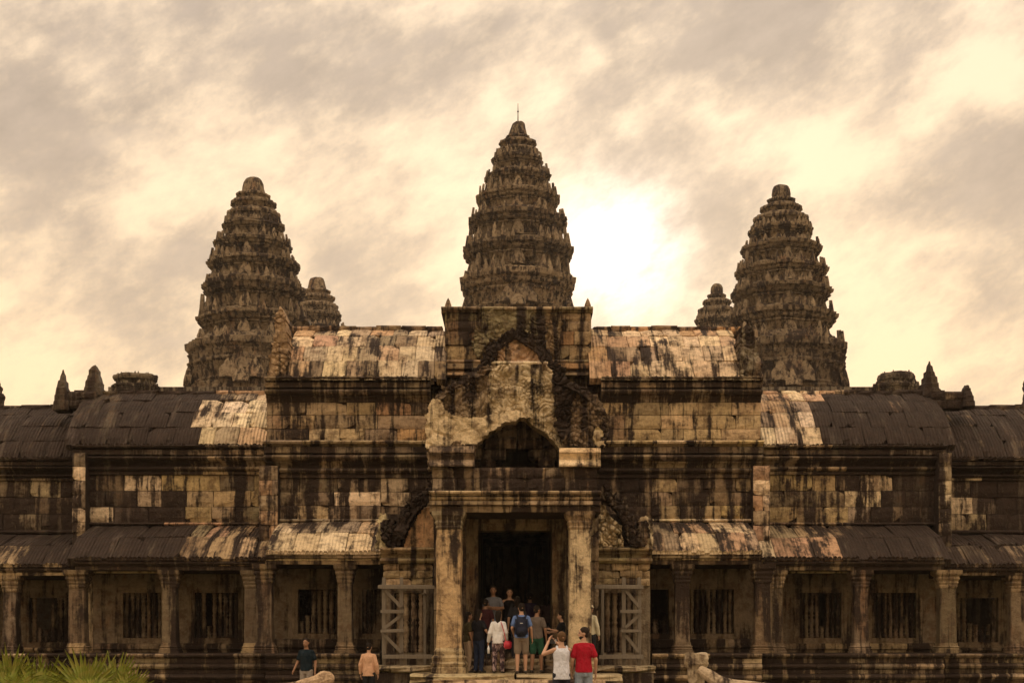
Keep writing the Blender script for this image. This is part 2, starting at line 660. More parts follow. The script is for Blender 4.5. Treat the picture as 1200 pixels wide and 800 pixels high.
def tile_ends(T, px0, px1, Y, py, size, color, step=5.2):
    """row of rounded tile ends along an eave"""
    bm = bmesh.new()
    x, e = X(px0, Y), X(px1, Y)
    st = step * Y / F
    z = Z(py, Y)
    while x < e - st * .4:
        h = size * U(.75, 1.15)
        w = st * .44
        y0 = Y + U(-.02, .02)
        if R() > .06:
            ring = [(-w, -.3 * h), (-w, .3 * h), (-w * .75, .8 * h), (0, 1.05 * h), (w * .75, .8 * h), (w, .3 * h), (w, -.3 * h)]
            f = [bm.verts.new((x + st / 2 + a, y0 - (0.03 if 1 < k < 5 else 0), z + b)) for k, (a, b) in enumerate(ring)]
            g = [bm.verts.new((x + st / 2 + a, y0 + .3, z + b)) for a, b in ring]
            bm.faces.new(f[::-1])
            for i in range(len(f) - 1):
                bm.faces.new((f[i], f[i + 1], g[i + 1], g[i]))
        x += st
    bmesh.ops.recalc_face_normals(bm, faces=bm.faces)
    return T.part('tile_ends', setmat(me_from_bm(bm, 'tile_ends'), M_STONE), color, kind='stuff')


def ridge(T, px0, px1, Y, py, h, tn, lo=18, hi=34, part='ridge'):
    z = Z(py, Y)
    core = T.part(part, box_me(X(px0, Y) + .05, X(px1, Y) - .05, Y - .12, Y + .12, z - .35, z - .02, M_STONE, part), (.06, .045, .03, .9))
    for a, b in runs(px0, px1, lo, hi):
        T.piece('ridge_stone', random.choice(BLOCKS), core, ((X(a, Y) + X(b, Y)) / 2, Y, z - h / 2 + U(-.03, .02)), (0, 0, U(-.02, .02)),
                (X(b, Y) - X(a, Y) - .01, .42, h), tn((a + b) / 2, py + 2))
    return core


def loft_me(rings, name, mat, cap=True, smooth=False):
    n = len(rings[0])
    v = [p for r in rings for p in r]
    f = []
    for k in range(len(rings) - 1):
        for i in range(n):
            f.append((k * n + i, k * n + (i + 1) % n, (k + 1) * n + (i + 1) % n, (k + 1) * n + i))
    if cap:
        f.append(tuple(range(n - 1, -1, -1)))
        f.append(tuple(range(len(v) - n, len(v))))
    return setmat(me_from_data(v, f, name, smooth), mat)


# ---- square gallery column, unit height, three meshes shared by all
def square_rings(levels, jit=.006, cham=.12):
    rings = []
    for z, r in levels:
        c = r * cham
        ring = [(-r + c, -r), (r - c, -r), (r, -r + c), (r, r - c), (r - c, r), (-r + c, r), (-r, r - c), (-r, -r + c)]
        rings.append([(x + U(-jit, jit), y + U(-jit, jit), z + U(-jit, jit)) for x, y in ring])
    return rings


COL_BASE = loft_me(square_rings([(0, .29), (.07, .29), (.08, .26), (.12, .28), (.15, .25), (.19, .27), (.22, .23), (.30, .22)]), 'column_base', M_STONE)
COL_SHAFT = loft_me(square_rings([(.28, .205), (.6, .20), (1.0, .195), (1.5, .195), (1.95, .19)], .008), 'column_shaft', M_STONE)
COL_CAP = loft_me(square_rings([(1.92, .20), (1.98, .22), (2.02, .21), (2.08, .24), (2.12, .225), (2.2, .27), (2.26, .25), (2.33, .31), (2.45, .32)]), 'column_capital', M_STONE)


def column(T, px, Y, zb, zt, w=1.0, c=None):
    k = (zt - zb) / 2.45
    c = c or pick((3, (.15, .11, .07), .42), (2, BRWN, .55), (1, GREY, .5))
    sh = T.piece('column', COL_SHAFT, T.root, (X(px, Y), Y, zb), (0, 0, U(-.02, .02)), (w, w, k), c)
    for nm, me in (('column_base', COL_BASE), ('column_capital', COL_CAP)):
        o = link(bpy.data.objects.new(nm, me))
        o.parent = sh
        o.color = pick((2, c[:3], c[3]), (1, TAN, .45), (1, BRWN, .6))
    return sh


def lathe_me(prof, n, name, mat, smooth=True):
    rings = [[(r * math.cos(2 * math.pi * i / n), r * math.sin(2 * math.pi * i / n), z) for i in range(n)] for z, r in prof]
    return loft_me(rings, name, mat, True, smooth)


BALUSTER = lathe_me([(0, .06), (.05, .062), (.06, .045), (.10, .06), (.14, .04), (.18, .055), (.24, .038), (.30, .056), (.40, .058), (.46, .036), (.5, .06), (.54, .036),
                     (.60, .058), (.70, .056), (.76, .038), (.82, .055), (.86, .04), (.90, .06), (.94, .045), (.95, .062), (1, .06)], 8, 'baluster', M_STONE)


def window(T, parent, px0, px1, py0, py1, Y, n=7, broken=(), color=(.22, .16, .10, .3), fr=.16):
    """stone frame round an opening with turned balusters (whole or snapped)"""
    x0, x1, z0, z1 = X(px0, Y), X(px1, Y), Z(py1, Y), Z(py0, Y)
    bm = bmesh.new()
    for (g, yy) in ((fr, -.05), (fr * .5, -.02)):
        e = 0 if g == fr else 0
        o = fr if g == fr else fr * .5
        i_ = fr * .5 if g == fr else 0
        add_box(bm, x0 - o, x0 - i_, Y + yy, Y + .3, z0 - o, z1 + o)
        add_box(bm, x1 + i_, x1 + o, Y + yy, Y + .3, z0 - o, z1 + o)
        add_box(bm, x0 - i_, x1 + i_, Y + yy + .004, Y + .3, z1 + i_, z1 + o)
        add_box(bm, x0 - i_, x1 + i_, Y + yy + .004, Y + .3, z0 - o, z0 - i_)
    fo = T.part('window', setmat(me_from_bm(bm, 'window_frame'), M_STONE), color)
    st = (x1 - x0) / n
    for i in range(n):
        h = (z1 - z0)
        if i in broken:
            hb = h * U(.25, .45)
            T.piece('baluster', BALUSTER, fo, (x0 + st * (i + .5), Y + .16, z0), (0, 0, R()), (st / .135, st / .135, hb), pick((1, GREY, .4)))
        else:
            T.piece('baluster', BALUSTER, fo, (x0 + st * (i + .5), Y + .16, z0), (0, 0, R()), (st / .135, st / .135, h), pick((1, GREY, .55), (1, BRWN, .5)))
    return fo


def pierced_wall(T, name, px0, px1, py0, py1, Y, holes, depth=.5, color=(.21, .155, .10, .26), fr=.16):
    """plain wall with openings cut out of it"""
    bm = bmesh.new()
    s = Y / F
    z0, z1 = Z(py1, Y), Z(py0, Y)
    cur = X(px0, Y)
    for (a, b, c, e) in sorted(holes):
        xa, xb = X(a, Y) - fr + .01, X(b, Y) + fr - .01
        zt, zb = Z(c, Y) + fr - .01, Z(e, Y) - fr + .01
        if xa > cur:
            add_box(bm, cur, xa, Y, Y + depth, z0, z1)
        add_box(bm, xa, xb, Y, Y + depth, zt, z1)
        add_box(bm, xa, xb, Y, Y + depth, z0, zb)
        cur = xb
    if X(px1, Y) > cur:
        add_box(bm, cur, X(px1, Y), Y, Y + depth, z0, z1)
    return T.part(name, setmat(me_from_bm(bm, name), M_STONE), color)


# ---- leaf-shaped antefix, unit width and height, leaning a little inwards
def antefix_me(name, mat, pts=None, thick=.28, lean=.12):
    pts = pts or [(-.42, 0), (-.5, .22), (-.44, .42), (-.34, .55), (-.26, .72), (-.12, .86), (0, 1.0), (.12, .86), (.26, .72), (.34, .55), (.44, .42), (.5, .22), (.42, 0)]
    bm = bmesh.new()
    f = [bm.verts.new((x, -thick / 2 + z * lean, z)) for x, z in pts]
    g = [bm.verts.new((x * .9, thick / 2 + z * lean, z * .97)) for x, z in pts]
    mid = [bm.verts.new((0, -thick / 2 - .10 * (1 - z) + z * lean, z)) for z in (.05, .3, .55, .78)]
    n = len(pts)
    h = n // 2
    # bulging front: fan each side to the mid line
    ml = mid + [f[h]]
    bm.faces.new((f[0], f[1], ml[1], ml[0]))
    bm.faces.new((f[1], f[2], f[3], ml[2], ml[1]))
    bm.faces.new((f[3], f[4], ml[3], ml[2]))
    bm.faces.new((f[4], f[5], f[6], ml[3]))
    bm.faces.new((f[12], ml[0], ml[1], f[11]))
    bm.faces.new((f[11], ml[1], ml[2], f[9], f[10]))
    bm.faces.new((f[9], ml[2], ml[3], f[8]))
    bm.faces.new((f[8], ml[3], f[6], f[7]))
    bm.faces.new(g)
    for i in range(n - 1):
        bm.faces.new((f[i], g[i], g[i + 1], f[i + 1]))
    bm.faces.new((f[0], ml[0], f[12], g[12], g[0]))
    bmesh.ops.triangulate(bm, faces=bm.faces[:])
    bmesh.ops.recalc_face_normals(bm, faces=bm.faces)
    return setmat(me_from_bm(bm, name), mat)


ANTEFIX = [antefix_me('antefix', M_TOWER) for _ in range(1)] + [
    antefix_me('antefix', M_TOWER, [(-.40, 0), (-.42, .2), (-.46, .36), (-.36, .5), (-.24, .6), (-.16, .8), (.02, .93), (.1, .84), (.2, .7), (.36, .5), (.42, .4), (.44, .2), (.42, 0)])]
GABLE = antefix_me('gable', M_STONE, thick=.5, lean=.05)


# ------------------------------------------------------------------ ground and terraces
def struct(name, me, color=None):
    o = link(bpy.data.objects.new(name, me))
    o['kind'] = 'structure'
    if color:
        o.color = color
    return o


def sheet(x0, x1, y0, y1, z, mat, name, n=1):
    v = [(x0, y0, z), (x1, y0, z), (x1, y1, z), (x0, y1, z)]
    return setmat(me_from_data(v, [(0, 1, 2, 3)], name), mat)


M_GRASS = plain_material('dry_grass_ground', (0.13, 0.125, 0.05), .95, .35, 1.5, .6, .1, col2=(0.20, 0.15, 0.09), pat=.5)
struct('ground', sheet(-2500, 2500, -600, 4500, 0, M_GRASS, 'ground'))
struct('causeway', box_me(-4.5, 4.5, -60, 33.5, .0, .10, M_STONE, 'causeway'), (.30, .24, .16, .35))
# terrace of the upper temple, hidden behind the gate, that carries the towers
bm = bmesh.new()
for i, (hw, z0, z1) in enumerate(((44, 0.004, 8), (38, 8, 15), (33, 15, 22))):
    add_box(bm, -hw, hw, 148 - hw, 148 + hw, z0, z1)
struct('upper_terrace', setmat(me_from_bm(bm, 'upper_terrace'), M_STONE), (.2, .16, .11, .5))

# ------------------------------------------------------------------ towers
QUAD = [(1, .30), (.925, .30), (.925, .48), (.84, .48), (.84, .61), (.745, .61), (.745, .745), (.61, .745), (.61, .84), (.48, .84), (.48, .925), (.30, .925), (.30, 1)]
PLAN = []
for q in range(4):
    c, s_ = [(1, 0), (0, 1), (-1, 0), (0, -1)][q]
    for x, y in QUAD:
        PLAN.append((x * c - y * s_, x * s_ + y * c))
# finer plan: split the long sides
FINE = []
for i in range(len(PLAN)):
    a, b = Vector(PLAN[i]), Vector(PLAN[(i + 1) % len(PLAN)])
    k = 4 if (b - a).length > .4 else (2 if (b - a).length > .13 else 1)
    for j in range(k):
        FINE.append(tuple(a + (b - a) * j / k))
ANTE_SPOTS = []
for q in range(4):
    c, s_ = [(1, 0), (0, 1), (-1, 0), (0, -1)][q]
    for x, y, ang, big in ((1, .28, 0, 1), (1, .19, 0, 0), (1, .10, 0, 0), (1, -.10, 0, 0), (1, -.19, 0, 0), (1, -.28, 0, 1), (.925, .45, 0, 1.2), (.925, .37, 0, 0), (.925, -.37, 0, 0), (.925, -.45, 0, 1.2), (.84, .585, 20, 1), (.745, .725, 45, 1.35), (.585, .84, 70, 1)):
        ANTE_SPOTS.append((x * c - y * s_, x * s_ + y * c, math.radians(ang) + q * math.pi / 2, big))


def tower(name, label, px, Y, tiers, crown, col, zbase, seed, group=None, gables=True, cat='tower', ante=True, lean=0.0, rot=0.0):
    """tiers: (py top, py bottom, half width at cornice, half width at foot) in pixels at depth Y, from the top down"""
    s = Y / F
    cx = X(px, Y)
    T = Thing(name, label, cat, (cx, Y, zbase), group)
    rs = random.Random(seed)

    def ring(r, z, rough, round_=0.0):
        out = []
        for x, y in FINE:
            l = math.hypot(x, y)
            k = 1 - round_ + round_ * (0.93 / l)
            p = Vector((x * r * k, y * r * k, z))
            nv = noise.fractal(Vector((p.x * .9 + seed, p.y * .9, p.z * .9)), 1.0, 2.0, 3)
            nl = noise.noise(Vector((p.x * .25 + seed, p.y * .25, p.z * .25)))
            bite = max(0.0, noise.noise(Vector((p.x * .55 + seed * 3, p.y * .55, p.z * .7))) - .24) * .9
            f = 1 + (nv * rough + nl * rough * 1.2 - bite) / max(r, .5)
            out.append((cx + p.x * f, Y + p.y * f, z + nv * rough * .5))
        return out

    def tc(dk=0):
        k = rs.uniform(.82, 1.2)
        return (col[0] * k, col[1] * k, col[2] * k, min(1, max(0, col[3] + dk + rs.uniform(-.1, .1))))

    ntier = len(tiers)
    for ti, (pt, pb, hc, hb) in enumerate(tiers):
        zt, zb = Z(pt, Y), Z(pb, Y)
        if ti == ntier - 1:
            zb = min(zb, zbase)
        h = Z(pt, Y) - Z(pb, Y)
        c, b = hc * s, hb * s
        up = ti / max(1, ntier - 1)
        rd = .75 * (1 - up) ** 2
        lv = []
        if zb < Z(pb, Y) - .1:
            lv += [(zb, b * 1.06)]
        z0 = Z(pb, Y)
        for t, r in ((-.03, b * .93), (.05, b * .95), (.07, b * .88), (.12, b * .90), (.15, b * .87), (.30, b * .90), (.42, b * .93), (.45, b * .97), (.49, b * .97), (.51, b * .94), (.58, c * .95),
                     (.64, c * .97), (.66, c * .94), (.70, c * .96), (.74, c * 1.0), (.86, c * 1.01), (.885, c * .95), (.92, c * .94), (.94, c * .86), (1.03, c * .78)):
            lv.append((z0 + t * h, r))
        me = loft_me([ring(r, z, .13, rd) for z, r in lv], 'tier', M_TOWER)
        tier_o = T.part('tier', me, tc())
        if ante:
            zc = z0 + .90 * h
            nh = (Z(tiers[ti - 1][0], Y) - Z(tiers[ti - 1][1], Y)) if ti else h * .9
            for k, (ax, ay, an, big) in enumerate(ANTE_SPOTS):
                if rs.random() < .10 or noise.noise(Vector((ax * 2 + seed, ay * 2, ti * 1.7))) > .22:
                    continue
                rr = 1 - rd + rd * (.93 / math.hypot(ax, ay))
                sc = nh * rs.uniform(.34, .50) * (1.0 if big else .8)
                w = c * .095 * rs.uniform(.8, 1.2) * (big or .85)
                if big > 1:
                    sc *= rs.uniform(1.05, 1.5)
                T.piece('antefix', rs.choice(ANTEFIX), tier_o, (cx + ax * c * .92 * rr, Y + ay * c * .92 * rr, zc - .04 * h), (rs.uniform(-.05, .05), rs.uniform(-.08, .08), an + math.pi / 2 + rs.uniform(-.15, .15)),
                        (w, w * 1.8, sc), tc(-.12))
            # stacked gables over the porch of the lowest storey
            if gables and ti == ntier - 1:
                for q in range(4):
                    ax, ay = [(1, 0), (0, 1), (-1, 0), (0, -1)][q]
                    for (o_, zz, ww, hh) in ((1.0, -.02, .30, .34), (.97, .06, .52, .42), (.93, .24, .42, .42), (.88, .44, .32, .42)):
                        for sd_ in ((-1, 1) if ww == .52 else (0,)):
                            T.piece('niche_gable', ANTEFIX[q % 2], tier_o, (cx + ax * b * o_ - ay * sd_ * b * .2, Y + ay * b * o_ + ax * sd_ * b * .2, z0 + zz * h), (0, rs.uniform(-.04, .04), q * math.pi / 2 + math.pi / 2), (c * ww * (.6 if sd_ else 1), c * .4, h * hh), tc(rs.uniform(-.15, .1)))
            # niche gable in the middle of each face
            elif gables and ti > 0:
                for q in range(4):
                    ax, ay = [(1, 0), (0, 1), (-1, 0), (0, -1)][q]
                    T.piece('niche_gable', ANTEFIX[0], tier_o, (cx + ax * b * .93, Y + ay * b * .93, z0 + .02 * h), (0, 0, q * math.pi / 2 + math.pi / 2), (c * .24, c * .4, h * rs.uniform(.55, .7)), tc(-.05))
    # crown of lotus rings
    lv = []
    dome, rings_ = crown
    for (py, hw) in dome:
        lv.append((Z(py, Y), hw * s))
    for (p0, p1, hw) in rings_:
        hh = p1 - p0
        for t, k in ((0, .80), (.10, .86), (.14, .97), (.30, 1.0), (.46, .985), (.52, .92), (.80, .84), (1.0, .76)):
            lv.append((Z(p0 + hh * t, Y), hw * k * s))
    lv = lv[::-1]
    n = 32
    rings = []
    for z, r in lv:
        rr = []
        for i in range(n):
            a = 2 * math.pi * i / n
            nv = noise.fractal(Vector((math.cos(a) * r + seed, math.sin(a) * r, z * .9)), 1.0, 2.0, 3)
            q = r * (1 + .03 * math.cos(a * 16)) + nv * .10
            rr.append((cx + q * math.cos(a), Y + q * math.sin(a), z + nv * .06))
        rings.append(rr)
    T.part('lotus_crown', loft_me(rings, 'lotus_crown', M_TOWER), tc())
    return T


TCOL = (.235, .172, .105, .46)


def zoomed(rows, ox, oy, k, axis):
    """tiers read off an enlarged crop: rows (y top, y bottom, half width top, half width foot)"""
    return [(oy + a / k, oy + b / k, c / k, e / k) for a, b, c, e in rows]


def zc(rows, oy, k):
    return [(oy + y / k, w / k) for y, w in rows]


k1 = 717 / 260
central = tower('central_tower', 'tallest lotus-bud tower with a rod on top, in the middle behind the gate', 607, 148,
                zoomed([(206, 264, 88, 80), (262, 330, 114, 105), (328, 402, 136, 126), (398, 496, 160, 146), (494, 592, 178, 164), (588, 720, 186, 172)], 480, 110, k1, 350),
                ([(110 + y / k1, w / k1) for y, w in [(92, 0.5), (93, 16), (97, 21), (112, 24), (134, 30), (137, 26)]], [(110 + a / k1, 110 + b / k1, w / k1) for a, b, w in [(137, 155, 39), (154, 182, 60), (181, 208, 68)]]),
                TCOL, 22, 3)
k2 = 629 / 220
twl = tower('temple_tower', 'tall weathered tower left of the central one, standing before a smaller-looking tower top', 297, 129,
            zoomed([(208, 268, 110, 102), (266, 338, 134, 124), (334, 408, 154, 142), (404, 520, 168, 152), (516, 606, 184, 170), (600, 770, 212, 214)], 200, 190, k2, 283),
            ([(190 + y / k2, w / k2) for y, w in [(54, 0.5), (55, 16), (60, 26), (72, 33), (90, 36), (104, 38), (107, 33)]], [(190 + a / k2, 190 + b / k2, w / k2) for a, b, w in [(106, 132, 57), (131, 167, 76), (165, 210, 89)]]),
            TCOL, 22, 11, 'corner towers of the upper terrace')
k3 = 622 / 210
twr = tower('temple_tower', 'tall weathered tower right of the central one, with a knob-shaped top', 915.5, 129,
            zoomed([(202, 264, 118, 108), (260, 340, 141, 130), (336, 416, 160, 150), (410, 500, 172, 160), (494, 600, 186, 172), (590, 780, 218, 216)], 800, 200, k3, 342),
            ([(200 + y / k3, w / k3) for y, w in [(51, 0.5), (52, 14), (57, 24), (68, 29), (86, 31), (97, 29), (99, 26)]], [(200 + a / k3, 200 + b / k3, w / k3) for a, b, w in [(99, 122, 47), (121, 159, 73), (157, 206, 94)]]),
            TCOL, 22, 23, 'corner towers of the upper terrace')


def copy_tree(o, parent=None):
    c = o.copy()
    link(c)
    c.parent = parent
    for ch in list(o.children):
        copy_tree(ch, c)
    return c


e1 = copy_tree(twl.root)
e1.location = (X(371.5, 167), 167, 22)
e1.rotation_euler.z = math.radians(90)
e1['label'] = 'far tower whose top peeks over the hall roof beside the left tower'
e2 = copy_tree(twr.root)
e2.location = (X(840, 167), 167, 22)
e2.rotation_euler.z = math.radians(-90)
e2['label'] = 'far tower whose top peeks over the hall roof beside the right tower'
for e, top in ((e1, 326), (e2, 333)):
    src = 210 if e is e1 else 218
    k = (Z(top, 167) - 22) / (Z(src, 129) - 22)
    e.scale = (k, k, k) if e is e1 else (k * .86, k * .86, k)

# lightning rod on the central tower
M_IRON = plain_material('dark_iron', (.06, .055, .05), .5, .2, 30, .1, .4, .8)
bm = bmesh.new()
zt0 = Z(146, 148)
bmesh.ops.create_cone(bm, cap_ends=True, segments=8, radius1=.07, radius2=.025, depth=2.4, matrix=Matrix.Translation((X(607, 148), 148, zt0 + 1.0)))
bmesh.ops.create_uvsphere(bm, u_segments=8, v_segments=6, radius=.10, matrix=Matrix.Translation((X(607, 148), 148, zt0 + 1.35)))
rod = link(bpy.data.objects.new('lightning_rod', setmat(me_from_bm(bm, 'lightning_rod'), M_IRON)))
rod['label'] = 'thin iron rod on the tip of the central tower'
rod['category'] = 'lightning rod'

# ruined tower stumps of the second gallery, seen over the wing roofs
STC = (.15, .115, .075, .6)
tower('tower_stump', 'broken flat-topped tower stump over the roof left of the left tower', 158, 96, [(441, 452, 23, 26), (450, 470, 27, 27)],
      ([(440, 21), (440.5, 24), (443, 25), (446, 24)], []), STC, Z(520, 96), 31, 'broken tower stumps beyond the wing roofs', gables=False, cat='ruin')
tower('tower_stump', 'broken flat-topped tower stump over the roof right of the right tower', 1050, 96, [(440, 452, 20, 25), (450, 472, 27, 27)],
      ([(438, 17), (438.5, 20), (442, 22), (446, 22)], []), STC, Z(520, 96), 37, 'broken tower stumps beyond the wing roofs', gables=False, cat='ruin')
for px_, sd_, lb in ((-3, 41, 'slim stone pinnacle cut by the far left end of the gallery roof'), (1203, 43, 'slim stone pinnacle at the far right end of the gallery roof')):
    tower('roof_pinnacle', lb, px_, 96, [(452, 464, 6, 5), (462, 485, 7, 7)], ([(444, .4), (445, 3), (449, 4.5), (454, 4)], []), STC, Z(520, 96), sd_, 'slim pinnacles beyond the gallery ends', gables=False, cat='pinnacle', ante=False)
# galleries of the second enclosure that carry the stumps
for sgn, nm in ((-1, 'left'), (1, 'right')):
    bm = bmesh.new()
    xa, xb = sorted((X(CX + sgn * 250, 98), X(CX + sgn * 700, 98)))
    zt = Z(520, 96)
    add_box(bm, xa, xb, 93, 104, .004, zt)
    o = struct('second_gallery_' + nm, setmat(me_from_bm(bm, 'second_gallery'), M_STONE), (.15, .12, .08, .6))


# ------------------------------------------------------------------ shapes for carved pediments
def pip(x, y, poly):
    c = False
    j = len(poly) - 1
    for i in range(len(poly)):
        xi, yi = poly[i]
        xj, yj = poly[j]
        if (yi > y) != (yj > y) and x < (xj - xi) * (y - yi) / (yj - yi) + xi:
            c = not c
        j = i
    return c


def relief(T, name, poly, Y, amp=.08, scale=4.5, hole=None, step=1.5, thick=.35, color=(.4, .3, .2, .2), seed=0.0, parent=None, mat=None, boss=False):
    xs = [p[0] for p in poly]
    ys = [p[1] for p in poly]
    nx = int((max(xs) - min(xs)) / step) + 1
    ny = int((max(ys) - min(ys)) / step) + 1
    bm = bmesh.new()
    g = {}

    def vert(i, j):
        if (i, j) not in g:
            px_, py_ = min(xs) + i * step, min(ys) + j * step
            w = noise.noise(Vector((px_ * .08 + seed, py_ * .08, 3.3))) * 1.2
            x, z = X(px_ + w, Y), Z(py_ + w * .6, Y)
            p = Vector((x * scale + seed, z * scale, seed))
            vd = noise.voronoi(p)[0]
            n1 = noise.noise(p * .33 + Vector((0, 0, 4)))
            n2 = noise.noise(p * .30 + Vector((5, 8, 0)))
            scroll = abs(math.sin(7.5 * n1 + 3.0 * n2)) ** .7
            e_ = max(0.0, min(1.0, ((vd[1] - vd[0]) - .03) / .22))
            k_ = max(0.0, min(1.0, .5 + 1.6 * n2))
            if boss:
                k_ = 0.0
            h = (.95 * scroll) * k_ + (.7 * e_ + (.4 - vd[0]) * .5) * (1 - k_) + .25 * abs(noise.noise(p * 2.1))
            h += 1.0 * noise.fractal(p * .28, 1, 2, 3) + .6 * noise.noise(p * .5 + Vector((9, 2, 1)))
            g[(i, j)] = bm.verts.new((x, Y - h * amp, z))
        return g[(i, j)]
    for i in range(nx):
        for j in range(ny):
            cx_, cy_ = min(xs) + (i + .5) * step, min(ys) + (j + .5) * step
            wob = noise.noise(Vector((cx_ * .2 + seed, cy_ * .2, 0))) * 3
            if pip(cx_ + wob, cy_ + wob * .5, poly) and not (hole and pip(cx_, cy_, hole)):
                bm.faces.new((vert(i, j), vert(i, j + 1), vert(i + 1, j + 1), vert(i + 1, j)))
    be = [e for e in bm.edges if e.is_boundary]
    r = bmesh.ops.extrude_edge_only(bm, edges=be)
    for v in [v for v in r['geom'] if isinstance(v, bmesh.types.BMVert)]:
        v.co.y = Y + thick
    bmesh.ops.recalc_face_normals(bm, faces=bm.faces)
    # keep the front facing the viewer's side
    return T.part(name, setmat(me_from_bm(bm, name), mat or M_CARVE), color, parent)


def sweep(pts, radii, n=8, squash=(1, 1), rough=.0, name='sweep', mat=None, up=Vector((0, 1, 0)), seed=0.0, scal=0.0, smooth=False, sub=4):
    """tube along a smoothed polyline"""
    P, Rr = [], []
    m = len(pts)
    for i in range(m - 1):
        p0, p1, p2, p3 = pts[max(i - 1, 0)], pts[i], pts[i + 1], pts[min(i + 2, m - 1)]
        p0, p1, p2, p3 = map(Vector, (p0, p1, p2, p3))
        for k in range(sub):
            t = k / sub
            P.append(.5 * ((2 * p1) + (p2 - p0) * t + (2 * p0 - 5 * p1 + 4 * p2 - p3) * t * t + (3 * p1 - p0 - 3 * p2 + p3) * t ** 3))
            Rr.append(radii[i] + (radii[i + 1] - radii[i]) * t)
    P.append(Vector(pts[-1]))
    Rr.append(radii[-1])
    rings = []
    for i, p in enumerate(P):
        tg = (P[min(i + 1, len(P) - 1)] - P[max(i - 1, 0)]).normalized()
        a = up.cross(tg)
        if a.length < 1e-3:
            a = Vector((1, 0, 0)).cross(tg)
        a.normalize()
        b = tg.cross(a)
        ring = []
        for k in range(n):
            th = 2 * math.pi * k / n
            q = a * math.cos(th) * squash[0] + b * math.sin(th) * squash[1]
            rr = Rr[i] * (1 + scal * (i % 2))
            if rough:
                rr *= 1 + rough * noise.fractal((p + q * Rr[i]) * 4 + Vector((seed, 0, 0)), 1, 2, 3)
            ring.append(tuple(p + q * rr))
        rings.append(ring)
    return loft_me(rings, name, mat or M_CARVE, True, smooth)


def frame_arch(T, name, pts, Y, w, color, seed=0.0, scal=.45, n=5, amp=.11, scale=7.0, thick=.5):
    """carved pediment border: a band along photo points with a ragged crest of flames on its outer side"""
    P = []
    m = len(pts)
    for i in range(m - 1):
        p0, p1, p2, p3 = [Vector(pts[max(0, min(m - 1, i + k))]) for k in (-1, 0, 1, 2)]
        for k in range(n):
            t = k / n
            P.append(.5 * ((2 * p1) + (p2 - p0) * t + (2 * p0 - 5 * p1 + 4 * p2 - p3) * t * t + (3 * p1 - p0 - 3 * p2 + p3) * t ** 3))
    P.append(Vector(pts[-1]))
    cen = sum(P, Vector((0, 0))) / len(P)
    rs = random.Random(seed)
    A, B = [], []
    for i, p in enumerate(P):
        tg = (P[min(i + 1, len(P) - 1)] - P[max(i - 1, 0)]).normalized()
        nv = Vector((-tg.y, tg.x))
        if i == 0:
            flip = 1 if nv.dot(p - cen) > 0 else -1
        nv *= flip
        A.append(tuple(p + nv * w * (1 + (scal * rs.uniform(.6, 1.5) if i % 3 == 1 else 0)) + Vector((0, -w * scal * (1 if i % 3 == 1 else 0)))))
        B.append(tuple(p - nv * w * rs.uniform(.85, 1.1)))
    return relief(T, name, A + B[::-1], Y, amp, scale, None, 1.0, thick, color, seed)


